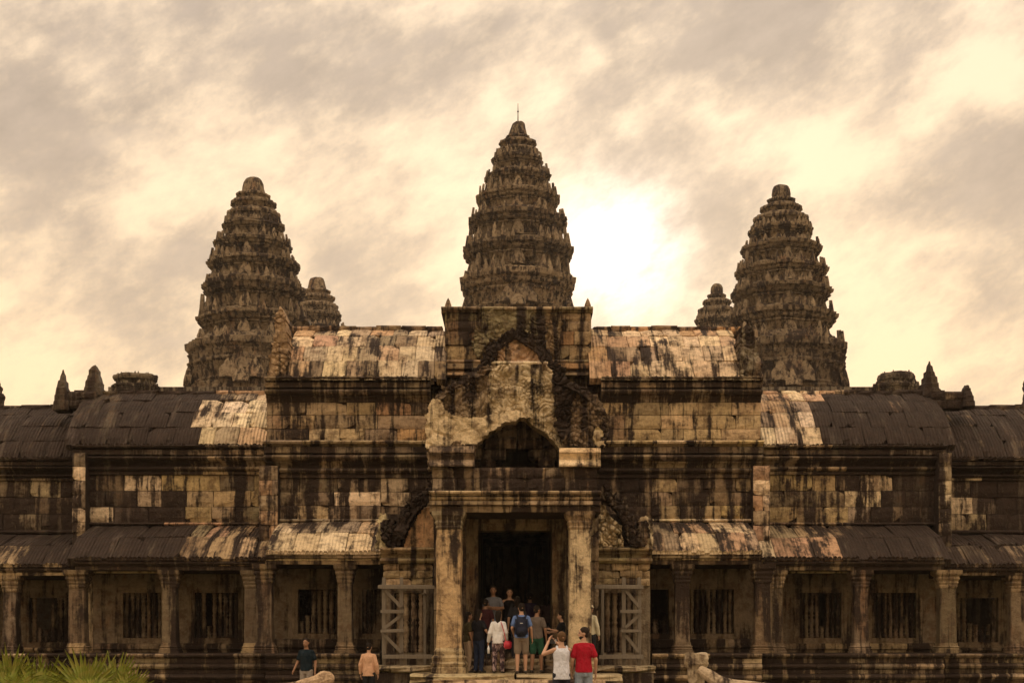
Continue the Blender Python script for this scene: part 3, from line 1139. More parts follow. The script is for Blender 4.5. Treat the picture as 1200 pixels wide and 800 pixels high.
# ------------------------------------------------------------------ galleries
def gallery(T, x0, x1, Yc, g):
    """one length of colonnaded gallery; g holds photo rows"""
    Yw = Yc + 2.0
    zb = Z(g['base'], Yc - .5)
    # stepped plinth down to the ground
    b = g['base']
    foot = HY + EYE * F / (Yc - .5)
    hs = [0, .11, .22, .36, .46, .60, .72, 1.0]
    prj = [(.14, 'lip'), (.0, 'fillet'), (.10, 'roll'), (.0, 'fillet'), (.13, 'roll'), (.04, 'cove'), (.18, 'slope')]
    crs = [(b + (foot - b) * hs[i], b + (foot - b) * hs[i + 1], prj[i][0], prj[i][1]) for i in range(7)]
    mould(T, 'plinth', 'plinth_stone', x0, x1, Yc - .5, crs, 6.5, 40, 75)
    # columns and architrave
    zt = Z(g['arch'][1], Yc)
    for cpx in g['cols']:
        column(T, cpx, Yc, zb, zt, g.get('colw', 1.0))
    a0, a1 = g['arch']
    mould(T, 'architrave', 'architrave_stone', x0, x1, Yc - .30, [(a0, a0 + (a1 - a0) * .55, .16, 'lip'), (a0 + (a1 - a0) * .55, a1, .02, 'fillet')], .55, 60, 115)
    # lean-to roof
    l0, l1 = g['lean']
    e0, e1 = g.get('ext', (0, 0))
    vault(T, 'lower_roof', 'roof_stone', x0 - e0 * .7, x1 + e1 * .7, Yc - .45, l1, Yw, l0, g.get('ln', 2), 16, 34, .45, False)
    tile_ends(T, x0, x1, Yc - .50, l1, .085, tone((x0 + x1) / 2, l1 - 2))
    # inner wall with baluster windows
    holes = [(a, c, g['win'][0], g['win'][1]) for a, c, n, br in g['windows']]
    wtop = HY - (Z(l1, Yc - .45) - EYE + .25) * F / Yw
    wbot = HY - (zb - EYE) * F / Yw
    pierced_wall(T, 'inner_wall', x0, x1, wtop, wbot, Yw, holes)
    for a, c, n, br in g['windows']:
        window(T, None, a, c, g['win'][0], g['win'][1], Yw, n, br)
    # sill bench along the wall
    mould(T, 'wall_base', 'wall_base_stone', x0, x1, Yw - .1, [(g['win'][1] + 6, wbot, .12, 'lip')], .15, 60, 110)
    # closed passage behind the windows
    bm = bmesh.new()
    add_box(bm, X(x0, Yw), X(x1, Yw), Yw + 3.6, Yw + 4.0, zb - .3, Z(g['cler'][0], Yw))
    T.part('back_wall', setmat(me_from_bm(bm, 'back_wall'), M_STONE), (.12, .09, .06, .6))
    # clerestory, cornice, vault
    c0, c1 = g['cler']
    mould(T, 'ledge', 'ledge_stone', x0, x1, Yw, [(c1 - .5, l0, .13, 'roll')], .6, 35, 70)
    wall(T, 'clerestory', 'wall_stone', x0, x1, c0, c1, Yw, g.get('crows', 3), 22, 46, 4.0)
    k0 = g['corn']
    h = c0 - k0
    mould(T, 'cornice', 'cornice_stone', x0, x1, Yw, [(k0, k0 + h * .16, .40, 'lip'), (k0 + h * .16, k0 + h * .36, .26, 'fillet'), (k0 + h * .36, k0 + h * .55, .32, 'roll'),
                                                     (k0 + h * .55, k0 + h * .72, .15, 'cove'), (k0 + h * .72, k0 + h * .88, .20, 'roll'), (k0 + h * .88, c0, .06, 'fillet')], 4.0, 34, 75)
    if 'roof' in g:
        r0, r1 = g['roof']
        vault(T, 'main_roof', 'roof_stone', x0 - e0, x1 + e1, Yw - .2, r1, Yw + 2.4, r0, g.get('rn', 4), 17, 32, .35)
        tile_ends(T, x0, x1, Yw - .36, k0 + 1, .09, tone((x0 + x1) / 2, k0 - 1))
        ridge(T, x0, x1, Yw + 2.4, r0 - 3, .22, tone)
    return Yw


HALL = dict(base=765, arch=(650, 661), lean=(612, 648), win=(690, 742), cler=(560, 608), corn=517, crows=3)
hall = Thing('gate_hall', 'tall middle hall with pale stone roofs on either side of the entrance porch', 'temple', (0, 42, 0))
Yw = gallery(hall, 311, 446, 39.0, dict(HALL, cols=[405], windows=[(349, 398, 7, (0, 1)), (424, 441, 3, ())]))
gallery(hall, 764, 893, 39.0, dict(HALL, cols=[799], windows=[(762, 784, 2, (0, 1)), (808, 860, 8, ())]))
# the two storeys over it
YU = 41.3
for (a, b, ra, rb) in ((312, 505, 332, 522), (704, 892, 691, 872)):
    wall(hall, 'upper_wall', 'wall_stone', a, b, 471, 517, YU, [471, 486, 502, 517], 26, 52, 4.6)
    mould(hall, 'upper_cornice', 'cornice_stone', a, b, YU, [(443, 449, .42, 'lip'), (449, 456, .26, 'fillet'), (456, 464, .32, 'roll'), (464, 471, .12, 'cove')], 4.6, 30, 70)
    vault(hall, 'upper_roof', 'roof_stone', ra, rb, YU - .2, 444, YU + 2.4, 387, 4, 16, 30, .40)
    tile_ends(hall, a, b, YU - .38, 444, .09, (.42, .33, .21, .35))
    ridge(hall, ra + 3, rb - 3, YU + 2.4, 383, .22, lambda x, y: pick((2, BRWN, .6), (1, ORNG, .5)))
# cornice continues behind the porch
for (a, b) in ((446, 512), (698, 764)):
    mould(hall, 'cornice', 'cornice_stone', a, b, Yw, [(517, 524, .40, 'lip'), (524, 532, .26, 'fillet'), (532, 541, .32, 'roll'), (541, 548, .15, 'cove'), (548, 555, .20, 'roll'), (555, 560, .06, 'fillet')], 4.0, 30, 60)
    wall(hall, 'clerestory', 'wall_stone', a, b, 560, 642, Yw, 5, 20, 40, 4.0)
# broken gable stones at the ends of the upper roof
relief(hall, 'roof_gable', [(314, 448), (316, 420), (321, 400), (322, 378), (327, 357), (333, 366), (336, 384), (338, 410), (337, 448)], 41.2, .10, 6.5, None, 1.1, 1.0, (.45, .30, .17, .32), 61.0)
relief(hall, 'roof_gable', [(866, 448), (866, 410), (868, 384), (876, 378), (884, 390), (887, 408), (893, 424), (893, 448)], 41.2, .10, 6.5, None, 1.1, 1.0, (.26, .21, .14, .5), 67.0)
# corner piers
for (a, b, t, bt, Yp) in ((303, 325, 545, 650, 40.5), (883, 903, 545, 650, 40.5)):
    wall(hall, 'corner_pier', 'pier_stone', a, b, t, bt, Yp, [545, 562, 580, 598, 615, 633, 650], 10, 22, 1.2, tn=lambda x, y: pick((3, PINK, .35), (2, PALE, .2), (2, GREY, .5), (1, BRWN, .7)))
for cpx in (311, 893):
    column(hall, cpx, 39.0, Z(765, 38.5), Z(661, 39.0), 1.05)

# crossing block: the stump of the gate's own tower
YB = 41.9
wall(hall, 'crossing_block', 'block_stone', 521, 693, 366, 421, YB, [366, 376, 388, 404, 421], 22, 52, 5.0, jit=.035)
mould(hall, 'block_top', 'cornice_stone', 517, 695, YB, [(360, 366, .18, 'lip')], 5.0, 26, 60)
mould(hall, 'block_foot', 'cornice_stone', 515, 694, YB, [(421, 427, .12, 'roll'), (427, 434, .26, 'fillet'), (434, 442, .34, 'slope')], 5.0, 26, 60)
wall(hall, 'block_base', 'block_stone', 500, 708, 442, 560, YB, 7, 24, 50, 4.4)
for px_ in (525, 689):
    hall.piece('acroterion', GABLE, None, (X(px_, YB), YB + .2, Z(361, YB)), (0, 0, 0), (.2, .4, .34), (.3, .2, .12, .4))
relief(hall, 'carved_panel', [(566, 362), (600, 360), (640, 362), (648, 392), (640, 400), (575, 398), (560, 420), (552, 402)], YB - .03, .10, 8.0, None, 1.1, .2, (.30, .24, .13, .38), 5.0)
relief(hall, 'carved_panel', [(628, 372), (660, 378), (652, 418), (640, 410)], YB - .035, .10, 9.0, None, 1.0, .2, (.36, .27, .15, .30), 9.0)

# ------------------------------------------------------------------ wings
WINGL = dict(base=765, arch=(657, 668), lean=(616, 655), win=(694, 747), cler=(556, 612), corn=522, roof=(461, 521), crows=3)
OUTL = dict(base=765, arch=(665, 674), lean=(626, 663), win=(700, 752), cler=(563, 621), corn=537, roof=(478, 536), crows=3)
wl = Thing('gallery_wing', 'blackened gallery wing left of the hall, its roof pale only beside the hall', 'gallery', (X(200, 42), 42, 0), 'gallery wings beside the hall')
gallery(wl, 88, 311, 40.2, dict(WINGL, ext=(14, 0), cols=[200, 296], windows=[(144, 189, 7, ()), (228, 279, 8, (2,))]))
wr = Thing('gallery_wing', 'blackened gallery wing right of the hall, its roof pinkish only beside the hall', 'gallery', (X(1000, 42), 42, 0), 'gallery wings beside the hall')
gallery(wr, 893, 1106, 40.2, dict(WINGL, ext=(0, 14), cols=[908, 1008], windows=[(937, 986, 8, (4,)), (1022, 1074, 8, ())]))
ol = Thing('gallery_end', 'lower black gallery stretch left of the two pointed gable stones', 'gallery', (X(0, 43), 43, 0), 'lower outer stretches of the gallery')
gallery(ol, -150, 88, 41.2, dict(OUTL, cols=[-146, -66, 14], windows=[(-48, -6, 6, ()), (34, 80, 6, (1, 2))]))
orr = Thing('gallery_end', 'lower black gallery stretch right of the single pointed gable stone', 'gallery', (X(1190, 43), 43, 0), 'lower outer stretches of the gallery')
gallery(orr, 1106, 1360, 41.2, dict(OUTL, cols=[1190, 1272, 1356], windows=[(1121, 1170, 7, (2, 3, 4, 5)), (1210, 1256, 6, ())]))
for T, cpx in ((wl, 92), (wr, 1109)):
    column(T, cpx, 40.2, Z(765, 39.7), Z(668, 40.2), 1.15)
    a = cpx - 8
    wall(T, 'corner_pier', 'pier_stone', a, a + 15, 530, 660, 41.7, 8, 8, 15, 1.0, tn=lambda x, y: pick((2, GREY, .6), (2, BRWN, .7), (1, PALE, .35)))
for T, j, l0_, l1_ in ((wl, 103, 101, 190), (wr, 903, 901, 1000)):
    bm = bmesh.new()
    Yj = 40.45
    add_box(bm, X(j - 2.2, Yj), X(j + 2.2, Yj), Yj, Yj + .3, Z(765, 39.7), Z(671, Yj))
    T.part('inner_jamb', setmat(me_from_bm(bm, 'inner_jamb'), M_STONE), (.60, .44, .26, .15))
    T.part('inner_lintel', box_me(X(l0_, Yj), X(l1_, Yj), Yj - .01, Yj + .3, Z(671, Yj), Z(667.5, Yj), M_STONE, 'inner_lintel'), (.45, .34, .2, .3))
# pointed gable stones standing where the roof steps down
SPIRES = [loft_me(square_rings([(-.1, .5), (.12, .48), (.15, .42), (.30, .43), (.33, .36), (.48, .35), (.52, .27), (.66, .25), (.70, .17), (.84, .14), (.90, .08), (1.0, .02)], .03, .25), 'gable_stone', M_STONE),
          loft_me(square_rings([(-.1, .5), (.15, .47), (.2, .43), (.4, .41), (.44, .36), (.6, .33), (.66, .27), (.8, .25), (.86, .2), (.95, .16), (1.0, .08)], .03, .25), 'gable_stone', M_STONE)]
for T, px_, pt, pb, w, Yg, k_ in ((wl, 75, 434, 478, 18, 44.2, 0), (wl, 112, 429, 462, 20, 44.6, 1), (wr, 1088, 424, 463, 20, 44.6, 0), (wr, 1131, 452, 476, 14, 44.2, 1)):
    s_ = Yg / F
    T.piece('gable_stone', SPIRES[k_], None, (X(px_, Yg), Yg - .1, Z(pb, Yg)), (0, 0, U(-.05, .05)), (w * s_, .8, (pb - pt) * s_), (.10, .075, .05, .8))
# low run of wall joining the two gable stones
wall(wl, 'parapet', 'wall_stone', 76, 112, 458, 478, 43.9, 2, 14, 22, .6)
wall(wr, 'parapet', 'wall_stone', 1092, 1130, 458, 478, 43.9, 2, 14, 22, .6)

# ------------------------------------------------------------------ entrance porch
porch = Thing('entrance_porch', 'carved entrance porch with two tall stone pillars and stacked pediments', 'porch', (0, 38, 0))
SLAB = .78
# platform slabs and steps
for (a, b, y0, y1, zt, c) in ((482, 604, 34.9, 36.9, SLAB, (.42, .33, .18, .1)), (604, 728, 34.95, 36.9, SLAB - .015, (.40, .31, .18, .15))):
    porch.piece('platform_slab', BLOCKS[1], None, ((X(a, 36) + X(b, 36)) / 2, (y0 + y1) / 2, zt - .11), (0, 0, 0), (X(b, 36) - X(a, 36) - .02, y1 - y0, .22), c)
pl = porch.part('platform_base', box_me(X(486, 36), X(724, 36), 35.05, 38.4, 0, SLAB - .2, M_STONE, 'platform_base'), (.15, .115, .075, .6))
for i in range(3):
    z1 = SLAB + .175 * (i + 1)
    for (a, b) in runs(540, 672, 40, 60):
        porch.piece('step', random.choice(BLOCKS), pl, ((X(a, 37) + X(b, 37)) / 2, 37.05 + i * .32 + .9, z1 - .14), (0, 0, 0), (X(b, 37) - X(a, 37) - .01, 1.8, .28), pick((1, TAN, .5), (1, GREY, .5)))
FLOOR = SLAB + .525
# lower flight down to the ground
for i in range(4):
    z1 = SLAB - .19 * (i + 1)
    porch.piece('step', BLOCKS[i], pl, (X(605, 35), 34.75 - i * .3, z1 - .05), (0, 0, 0), (4.4, .62, .22), pick((1, TAN, .4)))
# side ledges under the timber props
for (a, b) in ((438, 508), (698, 768)):
    o = porch.part('ledge_base', box_me(X(a + 3, 37), X(b - 3, 37), 36.75, 38.6, 0, .78, M_STONE, 'ledge_base'), (.15, .115, .075, .65))
    porch.piece('ledge_slab', BLOCKS[2], o, ((X(a, 37) + X(b, 37)) / 2, 37.55, .86), (0, 0, 0), (X(b, 37) - X(a, 37), 1.9, .18), (.36, .28, .17, .25))

# pillars
def pillar(px_, w, col, capcol, seed):
    Y = 36.2
    zb, zt = SLAB, Z(600, Y)
    H = zt - zb
    x = X(px_, Y)

    def rg(levels, rough):
        out = []
        for z, r in levels:
            ring = []
            m = 5
            for sx, sy, ex, ey in ((-1, -1, 1, -1), (1, -1, 1, 1), (1, 1, -1, 1), (-1, 1, -1, -1)):
                for k in range(m):
                    t = k / m
                    px2, py2 = (sx + (ex - sx) * t), (sy + (ey - sy) * t)
                    if k == 0:
                        px2 *= .94
                        py2 *= .94
                    q = Vector((px2 * r, py2 * r, z))
                    nv = noise.fractal(Vector((q.x * 3 + seed, q.y * 3, q.z * 1.2)), 1, 2, 4)
                    q.x *= 1 + rough * nv
                    q.y *= 1 + rough * nv
                    ring.append((x + q.x, Y + q.y, z))
            out.append(ring)
        return out
    r = w / 2 * Y / F
    sh = porch.part('pillar', loft_me(rg([(zb + .62 + (H - 1.05) * i / 22, r * (1.0 - .05 * i / 22)) for i in range(23)], .10), 'pillar', M_STONE), col)
    porch.part('pillar_base', loft_me(rg([(zb, r * 1.42), (zb + .14, r * 1.42), (zb + .16, r * 1.3), (zb + .24, r * 1.38), (zb + .30, r * 1.25), (zb + .40, r * 1.32), (zb + .46, r * 1.12), (zb + .55, r * 1.15), (zb + .65, r * 1.0)], .06), 'pillar_base', M_STONE), (.36, .27, .15, .35), sh)
    porch.part('pillar_capital', loft_me(rg([(zt - .46, r * .95), (zt - .40, r * 1.06), (zt - .36, r * 1.0), (zt - .28, r * 1.12), (zt - .23, r * 1.05), (zt - .13, r * 1.26), (zt - .10, r * 1.32), (zt, r * 1.36)], .05), 'pillar_capital', M_STONE), capcol, sh)


pillar(526.5, 30, (.44, .30, .16, .26), (.30, .24, .15, .45), 2.0)
pillar(679.5, 27, (.54, .41, .245, .24), (.40, .28, .16, .3), 8.0)
# flat piers behind the pillars and the stepped door frame
for (a, b) in ((508, 546), (664, 702)):
    wall(porch, 'side_pier', 'pier_stone', a, b, 600, 772, 37.55, 6, 18, 38, .8, tn=lambda x, y: pick((2, BRWN, .55), (1, GREY, .5)))
bm = bmesh.new()
for i, (a, b, t, yy) in enumerate(((544, 667, 598, 37.75), (550, 660, 606, 37.88), (555, 653, 613, 38.0))):
    a2, b2, t2 = ((550, 660, 606), (555, 653, 613), (560, 647, 621))[i]
    add_box(bm, X(a, 38), X(a2, 38), yy, 38.7, FLOOR - .1, Z(t, 38))
    add_box(bm, X(b2, 38), X(b, 38), yy, 38.7, FLOOR - .1, Z(t, 38))
    add_box(bm, X(a2, 38), X(b2, 38), yy + .004, 38.7, Z(t2, 38), Z(t, 38))
porch.part('door_frame', setmat(me_from_bm(bm, 'door_frame'), M_STONE), (.23, .17, .095, .30))
# passage behind the door
bm = bmesh.new()
add_box(bm, X(540, 38), X(560, 38) - .003, 38.7, 48, .3, Z(598, 38))
add_box(bm, X(647, 38) + .003, X(670, 38), 38.7, 48, .3, Z(598, 38))
add_box(bm, X(540, 38), X(670, 38), 38.7, 48, Z(612, 38), Z(600, 38))
add_box(bm, X(540, 38), X(670, 38), 48, 48.4, .3, Z(598, 38))
add_box(bm, X(560, 38), X(647, 38), 38.0, 48, .3, FLOOR)
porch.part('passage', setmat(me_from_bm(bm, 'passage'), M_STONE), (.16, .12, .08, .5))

# entablature
dkt = lambda x, y: pick((4, BRWN, .8), (2, GREY, .6), (1, PINK, .5), (.5, PALE, .35))
mould(porch, 'lintel', 'lintel_stone', 503, 704, 35.85, [(575, 581, .22, 'lip'), (581, 587, .12, 'roll'), (587, 592, .16, 'fillet'), (592, 600, .02, 'fillet')], 2.6, 50, 110,
      tn=lambda x, y: pick((2, TAN, .45), (3, BRWN, .65), (1, PALE, .3)))
wall(porch, 'frieze', 'frieze_stone', 506, 700, 547, 575, 36.35, [547, 560, 575], 14, 34, 4.8, tn=dkt, jit=.06)
mould(porch, 'right_shelf', 'shelf_stone', 655, 704, 36.3, [(524, 531, .10, 'slope'), (531, 538, .04, 'cove'), (538, 547, .16, 'slope')], 1.5, 26, 50, tn=lambda x, y: pick((2, PALE, .12), (1, OCHRE, .2)))
mould(porch, 'left_shelf', 'shelf_stone', 503, 556, 36.3, [(522, 531, .10, 'slope'), (531, 538, .04, 'cove'), (538, 547, .16, 'slope')], 1.5, 26, 50, tn=dkt)
# great pediment
YP = 36.75
hole = [(553, 552), (553, 536), (560, 520), (572, 511), (590, 499), (606, 491), (622, 497), (640, 508), (650, 519), (662, 534), (671, 552)]
relief(porch, 'pediment', [(556, 500), (562, 470), (572, 450), (576, 428), (640, 427), (652, 442), (664, 452), (654, 470), (652, 498), (662, 520), (672, 552), (660, 552), (645, 520), (610, 484), (580, 498), (566, 510)], YP, .085, 9.5, hole, .9, .7, (.66, .51, .31, .22), 1.0)
relief(porch, 'pediment_scroll', [(500, 526), (498, 500), (501, 480), (507, 467), (516, 466), (521, 480), (532, 487), (552, 490), (582, 486), (604, 480), (630, 490), (610, 489), (590, 497), (572, 508), (560, 520), (545, 520), (525, 524)], YP - .14, .06, 2.6, None, 1.1, .6, (.64, .485, .29, .24), 14.0)
relief(porch, 'pediment_flank', [(514, 468), (530, 456), (545, 448), (560, 440), (576, 440), (572, 466), (574, 484), (552, 491), (532, 488), (520, 480)], YP - .08, .11, 9.0, None, .9, .6, (.36, .26, .155, .46), 22.0)
relief(porch, 'pediment_flank', [(646, 447), (662, 446), (680, 456), (698, 466), (708, 484), (709, 520), (690, 524), (662, 523), (650, 500), (650, 470)], YP - .12, .13, 8.0, None, .9, .7, (.27, .185, .11, .56), 31.0)
relief(porch, 'pediment_flank', [(500, 528), (512, 522), (545, 516), (558, 522), (554, 550), (502, 550)], YP - .10, .11, 7.0, None, 1.0, .5, (.24, .165, .10, .55), 37.0)
relief(porch, 'fallen_stone', [(695, 506), (701, 500), (707, 505), (706, 514), (709, 521), (702, 524), (696, 518)], YP - .32, .08, 3.0, None, 1.0, .3, (.62, .48, .28, .05), 38.0)
frame_arch(porch, 'pediment_border', [(704, 523), (709, 500), (703, 478), (688, 462), (668, 452), (648, 444)], YP - .22, 4.0, (.16, .112, .07, .7), 3.0)
frame_arch(porch, 'pediment_border', [(512, 470), (526, 456), (544, 446), (562, 438), (574, 430)], YP - .16, 3.5, (.2, .14, .085, .6), 5.0)
# corbelled vault seen inside the arch
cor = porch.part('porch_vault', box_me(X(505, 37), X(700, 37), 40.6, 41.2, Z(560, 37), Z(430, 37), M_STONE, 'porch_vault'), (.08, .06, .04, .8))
for r in range(5):
    t, b = 488 + r * 12, 502 + r * 12
    half = max(0, (t - 511)) * 1.0
    for sgn in (-1, 1):
        xa, xb = (CX + 1 - 70, CX + 1 - half) if sgn < 0 else (CX + 1 + half, CX + 1 + 70)
        for a, bb in runs(xa, xb, 18, 36):
            porch.piece('corbel_stone', random.choice(BLOCKS), cor, ((X(a, 37.6) + X(bb, 37.6)) / 2, 38.0 + U(-.16, .12), (Z(t, 37.6) + Z(b, 37.6)) / 2), (0, 0, U(-.03, .03)),
                        (X(bb, 37.6) - X(a, 37.6) - .01, .8, Z(t, 37.6) - Z(b, 37.6) - .008), pick((2, GREY, .5), (3, BRWN, .7)))
# vaulted nave roof behind the pediment
n_ = 14
pr = []
for i in range(n_ + 1):
    a = math.pi * i / n_
    pr.append((X(605, 38) - math.cos(a) * 2.1 * (1 - .12 * math.sin(a)), Z(530, 38) + math.sin(a) ** .9 * 2.0))
v = [(x, 37.4, z) for x, z in pr] + [(x, 41.9, z) for x, z in pr]
f = [(i, i + 1, n_ + 2 + i, n_ + 1 + i) for i in range(n_)]
porch.part('nave_roof', setmat(me_from_data(v, f, 'nave_roof'), M_ROOF), (.2, .15, .1, .6))
# upper pediment
YT = 41.0
relief(porch, 'upper_tympanum', [(574, 436), (576, 414), (588, 402), (604, 396), (620, 402), (634, 414), (640, 436)], YT, .10, 9.0, None, 1.0, .8, (.50, .32, .19, .22), 41.0)
frame_arch(porch, 'upper_border', [(556, 438), (566, 432), (573, 420), (578, 408), (590, 399), (604, 389)], YT - .16, 6.0, (.085, .06, .04, .85), 6.0, .3)
frame_arch(porch, 'upper_border', [(604, 389), (619, 399), (632, 408), (639, 420), (648, 432), (662, 439)], YT - .165, 6.5, (.085, .06, .04, .85), 7.0, .3)
mould(porch, 'upper_sill', 'sill_stone', 576, 642, YT - .05, [(424, 430, .22, 'lip')], .5, 16, 30, tn=lambda x, y: pick((1, CREAM, .05)))
relief(porch, 'upper_relief', [(560, 462), (566, 444), (578, 430), (638, 430), (650, 444), (656, 462)], YT - .5, .10, 8.5, None, 1.0, .8, (.50, .40, .24, .25), 47.0)

# ---- side aisles with half pediments
YA = 38.0
aisle_l = lambda x, y: pick((2, OLIV, .25), (2, TAN, .25), (1, BRWN, .6))
for (a, b, side) in ((446, 509, -1), (697, 764, 1)):
    mould(porch, 'aisle_cornice', 'cornice_stone', a, b, YA, [(641, 647, .22, 'lip'), (647, 653, .12, 'cove'), (653, 660, .18, 'roll')], 2.6, 18, 40, tn=aisle_l)
    wall(porch, 'aisle_wall', 'aisle_stone', a + 3, b - 2, 660, 686, YA, [660, 668, 677, 686], 14, 36, 2.6, tn=aisle_l, jit=.05)
    wa, wb = (462, 498) if side < 0 else (708, 742)
    pierced_wall(porch, 'aisle_lower_wall', a + 3, b - 2, 686, 783, YA + .15, [(wa, wb, 694, 764)], .4, (.17, .13, .085, .5), .1)
    window(porch, None, wa, wb, 694, 764, YA + .15, 4, (), (.18, .14, .09, .45), .1)
    porch.part('aisle_back', box_me(X(a, YA), X(b, YA), YA + 2.2, YA + 2.5, .5, Z(660, YA), M_STONE, 'aisle_back'), (.1, .08, .05, .7))
    porch.part('aisle_roof', box_me(X(a, YA) + .1, X(b, YA) - .1, YA + .5, YA + 3, Z(642, YA), Z(600, YA), M_STONE, 'aisle_roof'), (.15, .11, .075, .7))
relief(porch, 'half_tympanum', [(474, 641), (479, 622), (490, 604), (500, 595), (510, 592), (510, 641)], YA - .02, .03, 2.5, None, 1.4, .6, (.50, .29, .15, .08), 51.0)
frame_arch(porch, 'half_border', [(510, 572), (499, 581), (489, 592), (478, 602), (472, 616), (466, 630), (458, 635), (452, 625), (453, 610)], YA - .18, 6.5, (.055, .042, .032, .95), 8.0, .5)
relief(porch, 'border_end', [(440, 642), (444, 606), (451, 600), (456, 620), (462, 642)], YA - .06, .06, 3.5, None, 1.4, .4, (.55, .44, .25, .2), 53.0)
relief(porch, 'half_tympanum', [(694, 641), (694, 604), (698, 590), (708, 592), (716, 606), (728, 616), (731, 641)], YA - .04, .17, 7.5, None, .8, .6, (.74, .58, .36, .0), 57.0, boss=True)
frame_arch(porch, 'half_border', [(702, 574), (714, 583), (724, 592), (732, 604), (737, 618), (742, 632), (749, 636), (755, 626), (753, 612)], YA - .18, 6.0, (.14, .10, .065, .8), 9.0, .5)
relief(porch, 'border_end', [(748, 642), (750, 610), (756, 604), (764, 608), (765, 642)], YA - .08, .07, 4.0, None, 1.4, .4, (.56, .45, .28, .2), 59.0)

# ------------------------------------------------------------------ timber props beside the porch
M_WOOD = plain_material('grey_old_timber', (.19, .155, .115), .85, .45, 6, .6, .2, stretch=(6, 6, 1))


def beam(T, name, a, b, w, dth, Y, parent=None):
    """timber from photo point a to b at depth Y"""
    p, q = Vector((X(a[0], Y), Y, Z(a[1], Y))), Vector((X(b[0], Y), Y, Z(b[1], Y)))
    L = (q - p).length
    bm = bmesh.new()
    bmesh.ops.create_cube(bm, size=1)
    bmesh.ops.bevel(bm, geom=bm.edges[:], offset=.08, segments=1, affect='EDGES')
    for v in bm.verts:
        v.co = Vector((v.co.x * w + U(-.006, .006), v.co.y * dth + U(-.006, .006), v.co.z * L))
    me = setmat(me_from_bm(bm, name), M_WOOD)
    d_ = q - p
    me.transform(Matrix.Translation((p + q) / 2) @ Matrix.Rotation(math.atan2(d_.x, d_.z), 4, 'Y'))
    return T.part(name, me)


def prop(label, xs, left):
    """xs: photo columns of the two braced posts and the plain ones"""
    T = Thing('timber_prop', label, 'scaffold', (X(xs[0], 37.1), 37.1, .95), 'timber props shoring up the porch')
    Y = 37.1
    fl = HY - (.95 - EYE) * F / Y
    a, b = xs[0], xs[1]
    for i, x in enumerate(xs):
        beam(T, 'post', (x, 676 if i < 2 else 690), (x, fl - .3), .105 if i < 2 else .07, .11, Y + (.0 if i < 2 else .75))
    lo, hi = (min(xs) - 7, max(xs) + 11) if left else (min(xs) - 9, max(xs) + 5)
    beam(T, 'rail', (lo, 687), (hi, 687.5), .11, .10, Y - .16)
    beam(T, 'rail', (lo + 5, 769), (hi, 769), .11, .10, Y - .16)
    m0, m1 = min(a, b), max(a, b)
    beam(T, 'rail', (m0 - 4, 716), (m1 + 3, 716), .085, .08, Y - .165)
    beam(T, 'rail', (m0 - 4, 739), (m1 + 3, 738.5), .085, .08, Y - .165)
    p, q = (m0, m1) if left else (m0 + 1, m1)
    beam(T, 'brace', (p + 1, 691), (q, 711), .085, .06, Y - .088)
    beam(T, 'brace', (q, 720), (p, 736), .085, .06, Y - .088)
    beam(T, 'brace', (p + 1, 744), (q, 764), .085, .06, Y - .088)
    beam(T, 'tie', (max(xs) - 1, 695), (max(xs) - 1, 696.5), .08, 1.0, Y + .35)
    beam(T, 'tie', (min(xs) + 1, 765), (min(xs) + 1, 766.5), .08, 1.0, Y + .35)
    return T


prop('grey timber prop frame with diagonal braces left of the porch pillars', [450, 470.5, 498], True)
prop('grey timber prop frame with diagonal braces right of the porch pillars', [731, 749, 706], False)

# ------------------------------------------------------------------ serpent balustrades in front of the plinth
nb = Thing('serpent_balustrade', 'stone serpent balustrade with an upright rough post right of the steps', 'balustrade', (X(816, 33), 33, 0), 'serpent balustrades beside the approach')
zt_ = Z(765, 33)
lv = []
for i in range(12):
    t = i / 11
    r = .21 + .05 * math.sin(t * 9) * .4 + (.045 if t > .75 else 0)
    ring = []
    for k in range(12):
        a = 2 * math.pi * k / 12
        q = Vector((math.cos(a), math.sin(a), t * 4))
        rr = r * (1 + .22 * noise.fractal(q * 2.0, 1, 2, 3))
        ring.append((X(816, 33) + rr * math.cos(a), 33 + rr * math.sin(a), zt_ * t + (.03 * math.sin(a * 2) if i == 11 else 0)))
    lv.append(ring)
nb.part('post', loft_me(lv, 'post', M_CARVE), (.40, .31, .20, .28))
x0 = X(824, 32.6)
nb.part('serpent_body', sweep([(x0 - .05, 32.75, .95), (x0 + .12, 32.6, .82), (x0 + .45, 32.3, .62), (x0 + 1.3, 31.6, .50), (x0 + 2.2, 30.2, .48), (x0 + 2.6, 27.5, .48)], [.10, .14, .16, .17, .17, .17], 12, (1, 1), .12, 'serpent_body', M_CARVE, Vector((0, 0, 1)), 3.0), (.40, .30, .19, .25))
for (x, y) in ((1.3, 31.6), (2.3, 29.6), (2.6, 27.7)):
    nb.piece('support', BLOCKS[3], None, (x0 + x, y, .17), (0, 0, .4), (.34, .34, .42), (.3, .24, .16, .45))
nl = Thing('serpent_balustrade', 'pale stone serpent balustrade with a blunt rounded end left of the steps', 'balustrade', (X(382, 33), 33, 0), 'serpent balustrades beside the approach')
x0 = X(384, 33)
nl.part('serpent_body', sweep([(x0 + .10, 33.1, .70), (x0 - .05, 33.0, .72), (x0 - .25, 32.9, .62), (x0 - .55, 32.8, .54), (x0 - 1.2, 32.2, .44), (x0 - 2.2, 30.6, .44), (x0 - 2.5, 27.5, .44)], [.10, .21, .20, .18, .17, .17, .17], 12, (1, 1), .14, 'serpent_body', M_CARVE, Vector((0, 0, 1)), 9.0), (.44, .30, .18, .2))
nl.piece('support', BLOCKS[5], None, (x0 - .08, 33.0, .26), (0, 0, .2), (.36, .36, .56), (.3, .24, .16, .45))
